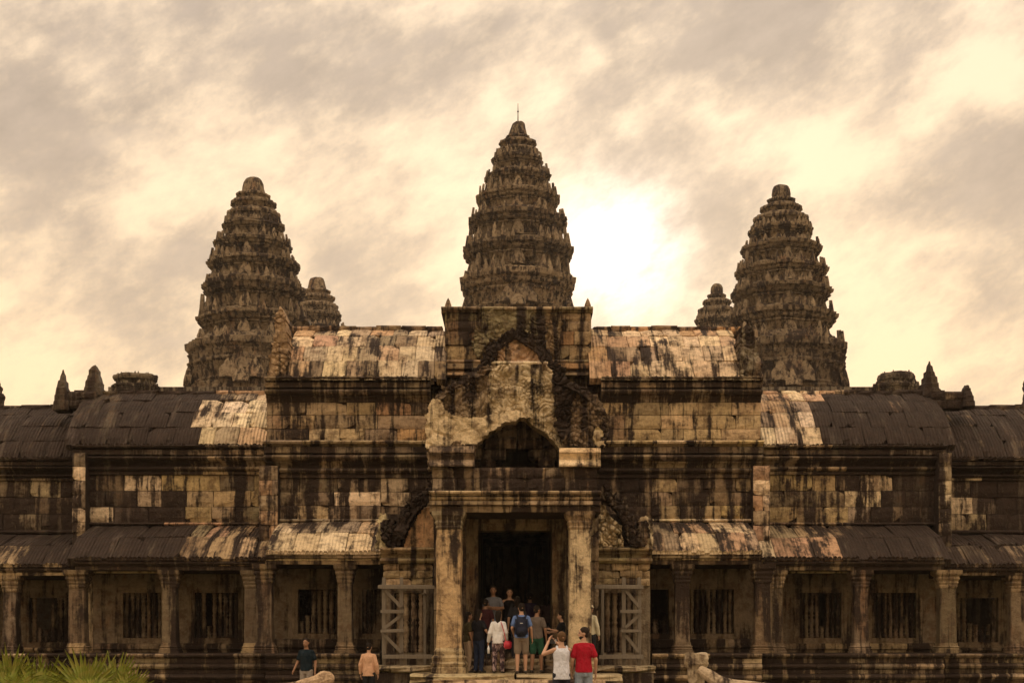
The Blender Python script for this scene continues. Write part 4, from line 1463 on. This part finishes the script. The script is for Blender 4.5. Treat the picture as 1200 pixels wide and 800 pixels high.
for (x, y) in ((1.2, 32.2), (2.25, 30.4), (2.5, 27.7)):
    nl.piece('support', BLOCKS[3], None, (x0 - x, y, .15), (0, 0, -.4), (.34, .34, .36), (.3, .24, .16, .45))

# ------------------------------------------------------------------ fan palm
M_PALM = plain_material('palm_leaf', (.21, .235, .03), .5, .35, 14, .2, .4, col2=(.27, .25, .045), pat=9)


def fan_leaf(n, span, L, seed):
    rs = random.Random(seed)
    v, f = [], []
    for i in range(n):
        a = math.radians(-span + 2 * span * i / (n - 1) + rs.uniform(-2, 2))
        l = L * (.82 + .18 * math.cos(a * .8)) * rs.uniform(.72, 1.08)
        dv = Vector((math.sin(a), 0, math.cos(a)))
        sd = Vector((math.cos(a), 0, -math.sin(a)))
        w = L * math.radians(2 * span / n) * .30
        b = len(v)
        dr = rs.uniform(.0, .22)
        for t, k in ((.04, .12), (.3, .72), (.55, 1.0), (.78, .62), (1.0, .05)):
            c = dv * l * t + Vector((0, -1, 0)) * (.10 * L * t * t + dr * L * max(0, t - .6)) - Vector((0, 0, dr * .5 * L * max(0, t - .6)))
            v += [tuple(c - sd * w * k + Vector((0, -.010, 0))), tuple(c + Vector((0, .010, 0))), tuple(c + sd * w * k + Vector((0, -.010, 0)))]
        for j in range(4):
            q = b + j * 3
            f += [(q, q + 1, q + 4, q + 3), (q + 1, q + 2, q + 5, q + 4)]
    return setmat(me_from_data(v, f, 'palm_leaf'), M_PALM)


palm = Thing('fan_palm', 'low green fan palm with spiky leaves in front of the left gallery', 'palm', (X(75, 20), 20, 0))
for i, (px_, py_, L, tilt, yaw, roll) in enumerate(((98, 838, .52, -.15, .0, .10), (10, 832, .48, -.10, .1, -.12), (132, 836, .46, -.3, -.5, .40), (56, 838, .50, .35, .2, -.25), (-25, 835, .45, -.2, .4, -.4),
                                                   (108, 840, .52, -.7, -.2, .2), (40, 838, .48, -.7, .3, -.1), (75, 842, .45, .8, 3.0, .1), (150, 842, .40, -.5, -.6, .6), (5, 840, .42, -.6, .2, -.5))):
    Yp = 20 + (.25 if tilt > 0 else -.1 * i / 4)
    lf = palm.piece('leaf', fan_leaf(26, 104, L * 1.22, i), None, (X(px_, Yp), Yp, Z(py_ - 29, Yp)), (tilt, roll, yaw))
    st = sweep([(X(75, 20) + .1 * math.sin(i * 2.3), 20 + .08 * math.cos(i * 2.3), 0), ((X(75, 20) + X(px_, Yp)) / 2, 20 + .05 * math.sin(i), Z(py_, Yp) * .62), (X(px_, Yp), Yp, Z(py_ - 29, Yp))], [.022, .018, .012], 6, (1, 1), 0, 'stalk', M_PALM, Vector((0, 1, 0)))
    palm.part('stalk', st)

# ------------------------------------------------------------------ people
M_SKIN = plain_material('skin', (.46, .26, .16), .6, .08, 30, .05, .35)
M_SKIN2 = plain_material('tanned_skin', (.30, .155, .085), .6, .08, 30, .05, .35)
M_EYE = plain_material('eye', (.03, .02, .015), .3, .1, 30, .0, .5)


def cloth(name, c, **k):
    return plain_material(name, c, .9, .28, 11, 1.0, .12, stretch=(1, 1, .55), fold=.07, **k)


TMP = bpy.data.scenes.new('workbench')


def remeshed(bm, name, mat, vox=.011, smooth=3):
    me = bpy.data.meshes.new(name)
    bm.to_mesh(me)
    bm.free()
    o = bpy.data.objects.new('tmp', me)
    TMP.collection.objects.link(o)
    r = o.modifiers.new('r', 'REMESH')
    r.mode = 'VOXEL'
    r.voxel_size = vox
    sm = o.modifiers.new('s', 'SMOOTH')
    sm.factor = .5
    sm.iterations = smooth
    with bpy.context.temp_override(scene=TMP, view_layer=TMP.view_layers[0]):
        dg = bpy.context.evaluated_depsgraph_get()
    out = bpy.data.meshes.new_from_object(o.evaluated_get(dg))
    bpy.data.objects.remove(o)
    bpy.data.meshes.remove(me)
    out.name = name
    for p in out.polygons:
        p.use_smooth = True
    return setmat(out, mat)


def add_cap(bm, a, b, ra, rb, n=10):
    """tapered capsule"""
    a, b = Vector(a), Vector(b)
    t = (b - a)
    L = t.length
    t = t / L if L > 1e-6 else Vector((0, 0, 1))
    u = t.orthogonal().normalized()
    w = t.cross(u)
    rings = []
    for ph in (-80, -50, -20):
        p = math.radians(ph)
        rings.append((a + t * ra * math.sin(p), ra * math.cos(p)))
    rings += [(a.lerp(b, k), ra + (rb - ra) * k) for k in (0, .25, .5, .75, 1)]
    for ph in (20, 50, 80):
        p = math.radians(ph)
        rings.append((b + t * rb * math.sin(p), rb * math.cos(p)))
    vs = [[bm.verts.new(c + (u * math.cos(2 * math.pi * i / n) + w * math.sin(2 * math.pi * i / n)) * r) for i in range(n)] for c, r in rings]
    for k in range(len(vs) - 1):
        for i in range(n):
            bm.faces.new((vs[k][i], vs[k][(i + 1) % n], vs[k + 1][(i + 1) % n], vs[k + 1][i]))
    bm.faces.new(vs[0][::-1])
    bm.faces.new(vs[-1])


def add_ell(bm, c, r, rot=None):
    m = Matrix.Translation(c) @ (rot.to_4x4() if rot else Matrix.Identity(4)) @ Matrix.Diagonal((r[0], r[1], r[2], 1))
    bmesh.ops.create_uvsphere(bm, u_segments=14, v_segments=10, radius=1, matrix=m)


def add_rings(bm, rings, n=16):
    """rings: (centre, rx, ry)"""
    vs = []
    for c, rx, ry in rings:
        c = Vector(c)
        vs.append([bm.verts.new(c + Vector((rx * math.cos(2 * math.pi * i / n), ry * math.sin(2 * math.pi * i / n), 0))) for i in range(n)])
    for k in range(len(vs) - 1):
        for i in range(n):
            bm.faces.new((vs[k][i], vs[k][(i + 1) % n], vs[k + 1][(i + 1) % n], vs[k + 1][i]))
    bm.faces.new(vs[0][::-1])
    bm.faces.new(vs[-1])


def person(label, px_, Y, z, H, rot, top, bottom, hair=(.02, .014, .01), sleeve='short', legs='long', arms=None, head=0.0, nod=0.0, long_hair=0.0, skin=None, build=1.0,
           hem=.50, feet=None, shoe=(.05, .04, .03), beard=False, stride=.0, cap=None, lean=0.0):
    T = Thing('person', label, 'person', (X(px_, Y), Y, z))
    T.root.rotation_euler.z = math.radians(rot)
    skin = skin or M_SKIN
    h = H
    bw = build

    def L(x, y, zz):                 # lean of the upper body about the hips
        zz0 = .52
        if zz > zz0 and lean:
            return Vector((x * h, (y + math.sin(lean) * (zz - zz0)) * h, (zz0 + math.cos(lean) * (zz - zz0)) * h))
        return Vector((x * h, y * h, zz * h))
    hipx, shx = .050 * bw, .090 * bw
    kn = {s: Vector((s * .056, .012 + s * stride * .5, .285)) for s in (-1, 1)}
    an = {s: Vector((s * .058, -.012 + s * stride, .045)) for s in (-1, 1)}
    if feet:
        kn, an = feet
    A = {-1: ((-.135 * bw, -.01, .635), (-.14 * bw, .03, .50)), 1: ((.135 * bw, -.01, .635), (.14 * bw, .03, .50))}
    if arms:
        A.update(arms)
    neck = L(0, .0, .845)
    hc = L(0, .012, .922)
    Hr = Matrix.Rotation(math.radians(head), 3, 'Z') @ Matrix.Rotation(nod, 3, 'X')

    def torso(bm, g):
        add_rings(bm, [(L(0, 0, .465), .060 * bw * h + g, .050 * h + g), (L(0, -.005, .50), .088 * bw * h + g, .062 * h + g), (L(0, -.006, .54), .090 * bw * h + g, .062 * h + g),
                       (L(0, 0, .60), .077 * bw * h + g, .053 * h + g), (L(0, .004, .66), .078 * bw * h + g, .055 * h + g), (L(0, .004, .73), .090 * bw * h + g, .062 * h + g),
                       (L(0, 0, .775), .092 * bw * h + g, .055 * h + g), (L(0, -.004, .805), .066 * bw * h + g, .042 * h + g), (L(0, -.002, .832), .034 * h + g, .032 * h + g)])

    # ---- body: one continuous surface
    bm = bmesh.new()
    torso(bm, 0)
    add_cap(bm, L(0, -.004, .80), neck + Vector((0, .004, .02)) * h, .034 * h, .030 * h)
    add_ell(bm, hc + Hr @ Vector((0, -.006, .010)) * h, (.046 * h, .057 * h, .057 * h), Hr)
    add_ell(bm, hc + Hr @ Vector((0, .012, -.022)) * h, (.036 * h, .040 * h, .046 * h), Hr)          # jaw
    add_cap(bm, hc + Hr @ Vector((0, .050, .006)) * h, hc + Hr @ Vector((0, .060, -.014)) * h, .005 * h, .009 * h, 6)   # nose
    add_cap(bm, hc + Hr @ Vector((-.016, .046, -.034)) * h, hc + Hr @ Vector((.016, .046, -.034)) * h, .006 * h, .006 * h, 6)  # mouth
    for s in (-1, 1):
        add_ell(bm, hc + Hr @ Vector((s * .045, -.004, -.004)) * h, (.006 * h, .012 * h, .019 * h), Hr)
        add_cap(bm, L(0, 0, .800), L(s * shx, -.004, .783), .030 * h, .029 * h)
        el, wr = L(*A[s][0]), L(*A[s][1])
        sh = L(s * shx, -.004, .783)
        add_cap(bm, sh, el, .029 * h * bw, .022 * h * bw)
        add_cap(bm, el, wr, .022 * h * bw, .0145 * h)
        f = (wr - el).normalized()
        sd = f.cross(Vector((s, 0, 0)))
        if sd.length < .2:
            sd = f.cross(Vector((0, 1, 0)))
        sd.normalize()
        nrm = f.cross(sd).normalized() * (1 if f.cross(sd).x * s < 0 else -1)
        add_ell(bm, wr + f * .040 * h / 1.0, (.024, .024, .05), Matrix((sd, f.cross(sd), f)).transposed())
        for k, ln in enumerate((.062, .075, .080, .072)):
            b0 = wr + f * (.040 * h + .025) + sd * (.028 - .018 * k)
            b1 = b0 + f * ln * .55 + nrm * .006
            add_cap(bm, b0, b1, .0092, .0085, 6)
            add_cap(bm, b1, b1 + f * ln * .35 + nrm * .022, .0085, .0075, 6)
        t0 = wr + f * .02 + sd * .022
        add_cap(bm, t0, t0 + f * .04 + sd * .022, .011, .009, 6)
        add_cap(bm, t0 + f * .04 + sd * .022, t0 + f * .066 + sd * .018 + nrm * .008, .009, .008, 6)
        hp = L(s * hipx, -.002, .50)
        k_, a_ = kn[s] * h, an[s] * h
        add_cap(bm, hp, k_, .049 * h * bw, .032 * h)
        cm = k_.lerp(a_, .35) + Vector((0, -.010, 0))
        add_cap(bm, k_, cm, .031 * h, .031 * h)
        add_cap(bm, cm, a_, .031 * h, .019 * h)
        add_cap(bm, a_ + Vector((0, -.02, -.018)) * h, a_ + Vector((s * .012, .085, -.030)) * h, .022 * h, .015 * h)
    body = T.part('body', remeshed(bm, 'body', skin, .0095, 3), world=False)

    # ---- top
    bm = bmesh.new()
    g = .017
    rr = [(L(0, -.004, hem), .094 * bw * h + g, .066 * h + g), (L(0, -.004, (hem + .60) / 2), .090 * bw * h + g, .063 * h + g), (L(0, 0, .60), .083 * bw * h + g, .059 * h + g), (L(0, .004, .66), .081 * bw * h + g, .058 * h + g),
          (L(0, .004, .73), .091 * bw * h + g, .064 * h + g), (L(0, 0, .770), .092 * bw * h + g, .057 * h + g)]
    if sleeve == 'none':
        rr += [(L(0, -.002, .805), .062 * h, .045 * h + g)]
    else:
        rr += [(L(0, -.004, .802), .066 * bw * h + g * .6, .044 * h + g * .6), (L(0, -.002, .826), .036 * h + g * .6, .034 * h + g * .5)]
    add_rings(bm, rr)
    for s in (-1, 1):
        sh = L(s * shx, -.004, .783)
        el, wr = L(*A[s][0]), L(*A[s][1])
        if sleeve == 'none':
            add_cap(bm, L(s * .055, -.02, .78), L(s * .058, -.012, .825), .022 * h, .014 * h, 8)
            continue
        add_cap(bm, L(0, 0, .797), sh, .030 * h + g * .5, .029 * h + g * .6)
        if sleeve == 'short':
            add_cap(bm, sh, sh.lerp(el, .66), .029 * h * bw + g * .7, .028 * h + g)
        else:
            add_cap(bm, sh, el, .029 * h * bw + g * .7, .024 * h + g)
            add_cap(bm, el, el.lerp(wr, .93), .026 * h + g, .020 * h + g)
    T.part('shirt', remeshed(bm, 'shirt', top, .011, 2), world=False)

    # ---- trousers, shorts or skirt
    bm = bmesh.new()
    g = .010
    add_rings(bm, [(L(0, -.004, .455), .070 * bw * h + g, .056 * h + g), (L(0, -.006, .50), .091 * bw * h + g, .064 * h + g), (L(0, -.005, .545), .090 * bw * h + g * .6, .062 * h + g * .6), (L(0, 0, .585), .080 * bw * h + g * .4, .056 * h + g * .4)])
    for s in (-1, 1):
        hp = L(s * hipx, -.002, .50)
        k_, a_ = kn[s] * h, an[s] * h
        if legs == 'long':
            add_cap(bm, hp, k_, .052 * h * bw + g, .036 * h + g)
            add_cap(bm, k_, a_ + Vector((0, 0, -.005)) * h, .036 * h + g, .027 * h + g)
        elif legs == 'short':
            add_cap(bm, hp, hp.lerp(k_, .88), .053 * h * bw + g, .046 * h + g)
        else:
            add_cap(bm, hp, k_, .060 * h * bw + g, .060 * h + g)
    if legs == 'skirt':
        add_rings(bm, [(Vector((0, 0, .27 * h)), .11 * h, .085 * h), (Vector((0, 0, .40 * h)), .10 * h, .08 * h), (L(0, 0, .52), .09 * h, .07 * h)])
    T.part('shorts' if legs == 'short' else ('skirt' if legs == 'skirt' else 'trousers'), remeshed(bm, 'trousers', bottom, .011, 2), world=False)

    # ---- hair
    hm = plain_material('hair', hair, .75, .35, 40, .6, .08, stretch=(3, 3, 1))
    bm = bmesh.new()
    add_ell(bm, hc + Hr @ Vector((0, -.011, .023)) * h, (.0505 * h, .0545 * h, .054 * h), Hr)
    add_ell(bm, hc + Hr @ Vector((0, -.026, -.005)) * h, (.045 * h, .034 * h, .042 * h), Hr)
    if long_hair:
        add_cap(bm, hc + Hr @ Vector((0, -.040, .0)) * h, hc + Hr @ Vector((0, -.056, -.07 - long_hair)) * h, .036 * h, .018 * h)
        add_cap(bm, hc + Hr @ Vector((-.026, -.030, .0)) * h, hc + Hr @ Vector((-.022, -.048, -.05 - long_hair)) * h, .026 * h, .014 * h)
        add_cap(bm, hc + Hr @ Vector((.026, -.030, .0)) * h, hc + Hr @ Vector((.022, -.048, -.05 - long_hair)) * h, .026 * h, .014 * h)
    T.part('hair', remeshed(bm, 'hair', hm, .009, 1), world=False)
    if beard:
        bm = bmesh.new()
        add_ell(bm, hc + Hr @ Vector((0, .014, -.036)) * h, (.036 * h, .038 * h, .034 * h), Hr)
        T.part('beard', remeshed(bm, 'beard', hm, .008, 1), world=False)
    if cap:
        bm = bmesh.new()
        add_ell(bm, hc + Hr @ Vector((0, -.006, .034)) * h, (.052 * h, .060 * h, .042 * h), Hr)
        add_ell(bm, hc + Hr @ Vector((0, .058, .030)) * h, (.040 * h, .040 * h, .008 * h), Hr)
        T.part('hat', remeshed(bm, 'hat', cap, .009, 1), world=False)
    for s in (-1, 1):
        bm = bmesh.new()
        bmesh.ops.create_uvsphere(bm, u_segments=8, v_segments=6, radius=.0065 * h, matrix=Matrix.Translation(hc + Hr @ Vector((s * .017, .0455, .008)) * h))
        T.part('eye', setmat(me_from_bm(bm, 'eye'), M_EYE), world=False)
        bm = bmesh.new()
        a_ = an[s] * h
        add_cap(bm, a_ + Vector((0, -.022, -.022)) * h, a_ + Vector((s * .012, .086, -.030)) * h, .024 * h, .018 * h)
        T.part('shoe', remeshed(bm, 'shoe', plain_material('shoe', shoe, .7, .2, 20, .2), .010, 1), world=False)
    return T


W_ = cloth
person('person in a white blouse and dark patterned trousers climbing towards the door', 584, 36.0, SLAB, 1.60, -12, W_('white_blouse', (.78, .76, .74)), W_('patterned_trousers', (.05, .03, .035), col2=(.35, .25, .24), pat=14),
       sleeve='long', hem=.47, long_hair=.05, stride=.03, arms={-1: ((-.13, -.03, .635), (-.165, .03, .50)), 1: ((.13, -.03, .64), (.12, .05, .53))})
person('person in a blue t-shirt and khaki shorts wearing a dark backpack', 611, 35.75, SLAB, 1.78, 0, W_('blue_shirt', (.13, .20, .40)), W_('khaki_shorts', (.22, .17, .125)), legs='short', stride=.035, head=14, arms={-1: ((-.13, -.03, .64), (-.11, .08, .56)), 1: ((.135, -.02, .635), (.15, .04, .50))})
person('person in a grey-brown t-shirt and green shorts on the porch steps', 629, 36.6, SLAB, 1.74, -20, W_('taupe_shirt', (.16, .125, .10)), W_('green_shorts', (.03, .10, .06)), legs='short', stride=.05, skin=M_SKIN2, head=-25, nod=-.1)
person('person in a grey t-shirt and jeans with folded arms in the doorway', 578, 38.15, FLOOR, 1.78, 176, W_('grey_shirt', (.20, .20, .22)), W_('jeans', (.17, .24, .36)),
       arms={-1: ((-.15, .03, .655), (.02, .115, .665)), 1: ((.15, .03, .65), (-.03, .12, .64))}, skin=M_SKIN2)
person('person in a black dress with a white collar in the doorway', 597, 38.3, FLOOR, 1.72, 186, W_('black_dress', (.014, .012, .012)), W_('black_skirt', (.014, .012, .012)), legs='skirt', sleeve='none', long_hair=.03)
person('person in an olive top and pale trousers beside the left pillar', 548.5, 36.75, SLAB, 1.58, -70, W_('olive_top', (.07, .055, .025)), W_('pale_trousers', (.42, .30, .20)), sleeve='short', long_hair=.08, skin=M_SKIN2)
person('person in a black top and navy jeans behind the white blouse', 561, 36.5, SLAB, 1.64, -40, W_('black_top', (.016, .016, .02)), W_('navy_jeans', (.025, .035, .07)), long_hair=.06, arms={1: ((.15, .0, .66), (.17, .06, .58))})
person('person in a black shirt facing left beside the right pillar', 658, 36.9, SLAB, 1.58, 82, W_('black_shirt', (.014, .013, .014)), W_('grey_trousers', (.07, .07, .07)), arms={-1: ((-.12, .06, .68), (-.08, .17, .70)), 1: ((.12, .06, .66), (.08, .18, .66))})
person('person in a cream long-sleeved shirt and pale hat half hidden by the right pillar', 691.5, 37.0, .95, 1.60, -30, W_('cream_shirt', (.72, .64, .45)), W_('dark_trousers', (.03, .03, .035)), sleeve='long', cap=W_('cream_hat', (.7, .6, .42)))
person('person in a white tank top raising a camera to take a picture', 658, 27.5, .10, 1.70, 14, W_('white_tank_top', (.66, .66, .70)), W_('dark_shorts', (.03, .03, .04)), hair=(.11, .06, .028), sleeve='none', legs='long', hem=.45,
       arms={-1: ((-.20, .06, .735), (-.105, .17, .885)), 1: ((.13, .10, .73), (.0, .20, .87))}, head=8, nod=-.05)
person('person in a red t-shirt and pale jeans looking to the left', 684, 27.6, .10, 1.79, 6, W_('red_shirt', (.36, .012, .024)), W_('pale_jeans', (.27, .31, .36)), hair=(.03, .02, .014), head=84, beard=True, build=.94, arms={-1: ((-.125, -.01, .635), (-.12, .06, .51)), 1: ((.13, -.03, .64), (.135, .02, .50))})
person('person in a dark teal shirt and grey trousers before the left gallery', 359, 36.0, 0, 1.68, 165, W_('teal_shirt', (.010, .018, .024)), W_('stone_trousers', (.30, .25, .21)), arms={-1: ((-.14, -.02, .635), (-.15, .02, .50)), 1: ((.14, .0, .635), (.17, .06, .53))}, skin=M_SKIN2)
person('person in a peach long-sleeved shirt left of the timber prop', 432, 35.6, 0, 1.56, -12, W_('peach_shirt', (.62, .36, .22)), W_('black_trousers', (.02, .02, .022)), sleeve='long', hem=.46)
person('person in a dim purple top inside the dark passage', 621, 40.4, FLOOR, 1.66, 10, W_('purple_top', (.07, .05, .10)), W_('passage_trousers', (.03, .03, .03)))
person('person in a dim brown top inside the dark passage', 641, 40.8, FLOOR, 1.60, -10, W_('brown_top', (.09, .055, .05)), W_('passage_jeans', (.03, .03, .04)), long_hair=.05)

person('person in a charcoal shirt on the top step between the two in the doorway', 606, 37.75, SLAB + .35, 1.66, 5, W_('charcoal_shirt', (.03, .028, .03)), W_('charcoal_trousers', (.025, .025, .03)), long_hair=.04)
person('person in a dark maroon shirt on the top step behind the black top', 569, 37.7, SLAB + .35, 1.58, -15, W_('maroon_shirt', (.06, .02, .022)), W_('maroon_trousers', (.03, .028, .03)), skin=M_SKIN2)

# ---- things the people carry
def backpack():
    T = Thing('backpack', 'dark navy backpack on the back of the person in blue', 'backpack', (X(611, 35.75), 35.75 - .19, SLAB + 1.0))
    m = W_('navy_fabric', (.022, .024, .04))
    x, y, z0 = X(611, 35.75), 35.75 - .195, SLAB + .92

    def rb(x0, x1, y0, y1, z0, z1, b):
        bm = bmesh.new()
        add_box(bm, x0, x1, y0, y1, z0, z1)
        bmesh.ops.bevel(bm, geom=bm.edges[:], offset=b, segments=3, affect='EDGES')
        me = me_from_bm(bm, 'pack', True)
        return setmat(me, m)
    bd = T.part('pack_body', rb(x - .16, x + .16, y - .08, y + .07, z0, z0 + .50, .055))
    T.part('front_pocket', rb(x - .12, x + .12, y - .13, y - .06, z0 + .03, z0 + .25, .03))
    T.part('logo_patch', box_me(x - .035, x + .035, y - .087, y - .078, z0 + .33, z0 + .35, W_('pale_patch', (.5, .5, .5)), 'logo_patch'))
    for s in (-1, 1):
        T.part('strap', sweep([(x + s * .09, y + .04, z0 + .47), (x + s * .115, y + .15, z0 + .55), (x + s * .12, y + .30, z0 + .50)], [.022, .025, .022], 6, (1, .5), 0, 'strap', m))


backpack()
hb = Thing('handbag', 'red handbag at the hip of the person in the white blouse', 'bag', (X(594.5, 35.9), 35.9, SLAB + .62))
bm = bmesh.new()
add_box(bm, X(595, 35.85) - .10, X(595, 35.85) + .10, 35.78, 35.90, SLAB + .62, SLAB + .82)
bmesh.ops.bevel(bm, geom=bm.edges[:], offset=.03, segments=2, affect='EDGES')
M_RED = plain_material('red_leather', (.50, .03, .05), .5, .15, 20, .2, .4)
hb.part('bag_body', setmat(me_from_bm(bm, 'bag_body', True), M_RED))
hb.part('strap', sweep([(X(593, 35.85), 35.84, SLAB + .80), (X(590.5, 35.8), 35.86, SLAB + 1.05), (X(587, 35.9), 35.88, SLAB + 1.30)], [.012, .010, .010], 6, (1, 1), 0, 'strap', M_RED))
cm = Thing('camera', 'black camera held up by the person in the white tank top', 'camera', (X(641.5, 27.72), 27.72, 1.58))
M_CAM = plain_material('camera_black', (.02, .02, .022), .4, .1, 30, .1, .5)
cx_, cy_, cz_ = X(647, 27.8), 27.86, .10 + 1.70 * .885
bm = bmesh.new()
add_box(bm, cx_ - .075, cx_ + .075, cy_ - .03, cy_ + .03, cz_ - .05, cz_ + .05)
bmesh.ops.bevel(bm, geom=bm.edges[:], offset=.012, segments=2, affect='EDGES')
cm.part('camera_body', setmat(me_from_bm(bm, 'camera_body'), M_CAM))
bm = bmesh.new()
bmesh.ops.create_cone(bm, cap_ends=True, segments=16, radius1=.038, radius2=.042, depth=.12, matrix=Matrix.Translation((cx_, cy_ + .085, cz_)) @ Matrix.Rotation(math.radians(-90), 4, 'X'))
cm.part('lens', setmat(me_from_bm(bm, 'lens'), M_CAM))
cm.part('grip', box_me(cx_ + .055, cx_ + .085, cy_ - .035, cy_ + .045, cz_ - .045, cz_ + .04, plain_material('camera_silver', (.4, .4, .4), .35, .1, 30, 0, .5, .6), 'grip'))
bt = Thing('bottle', 'small white bottle in the left hand of the person in the white blouse', 'bottle', (X(572.5, 35.95), 35.95, SLAB + .66))
bt.part('bottle_body', lathe_me([(SLAB + .50, .001), (SLAB + .50, .03), (SLAB + .64, .032), (SLAB + .67, .014), (SLAB + .70, .014), (SLAB + .70, .001)], 12, 'bottle_body', plain_material('white_plastic', (.75, .75, .75), .4, .05, 20, 0, .5)))
bt.root.children[0].data.transform(Matrix.Translation((X(572.5, 35.95), 35.98, 0)))

bpy.data.scenes.remove(TMP)

# ------------------------------------------------------------------ thin morning haze round the whole place
hz = bpy.data.materials.new('haze')
hz.use_nodes = True
hz.node_tree.nodes.clear()
pv = hz.node_tree.nodes.new('ShaderNodeVolumePrincipled')
pv.inputs['Color'].default_value = (.95, .88, .78, 1)
pv.inputs['Density'].default_value = .00016
pv.inputs['Anisotropy'].default_value = .3
ho = hz.node_tree.nodes.new('ShaderNodeOutputMaterial')
hz.node_tree.links.new(pv.outputs[0], ho.inputs['Volume'])
h_ = link(bpy.data.objects.new('haze', box_me(-2600, 2600, -700, 4600, -1, 75, hz, 'haze')))
h_['kind'] = 'stuff'
h_['label'] = 'thin warm haze in the air'
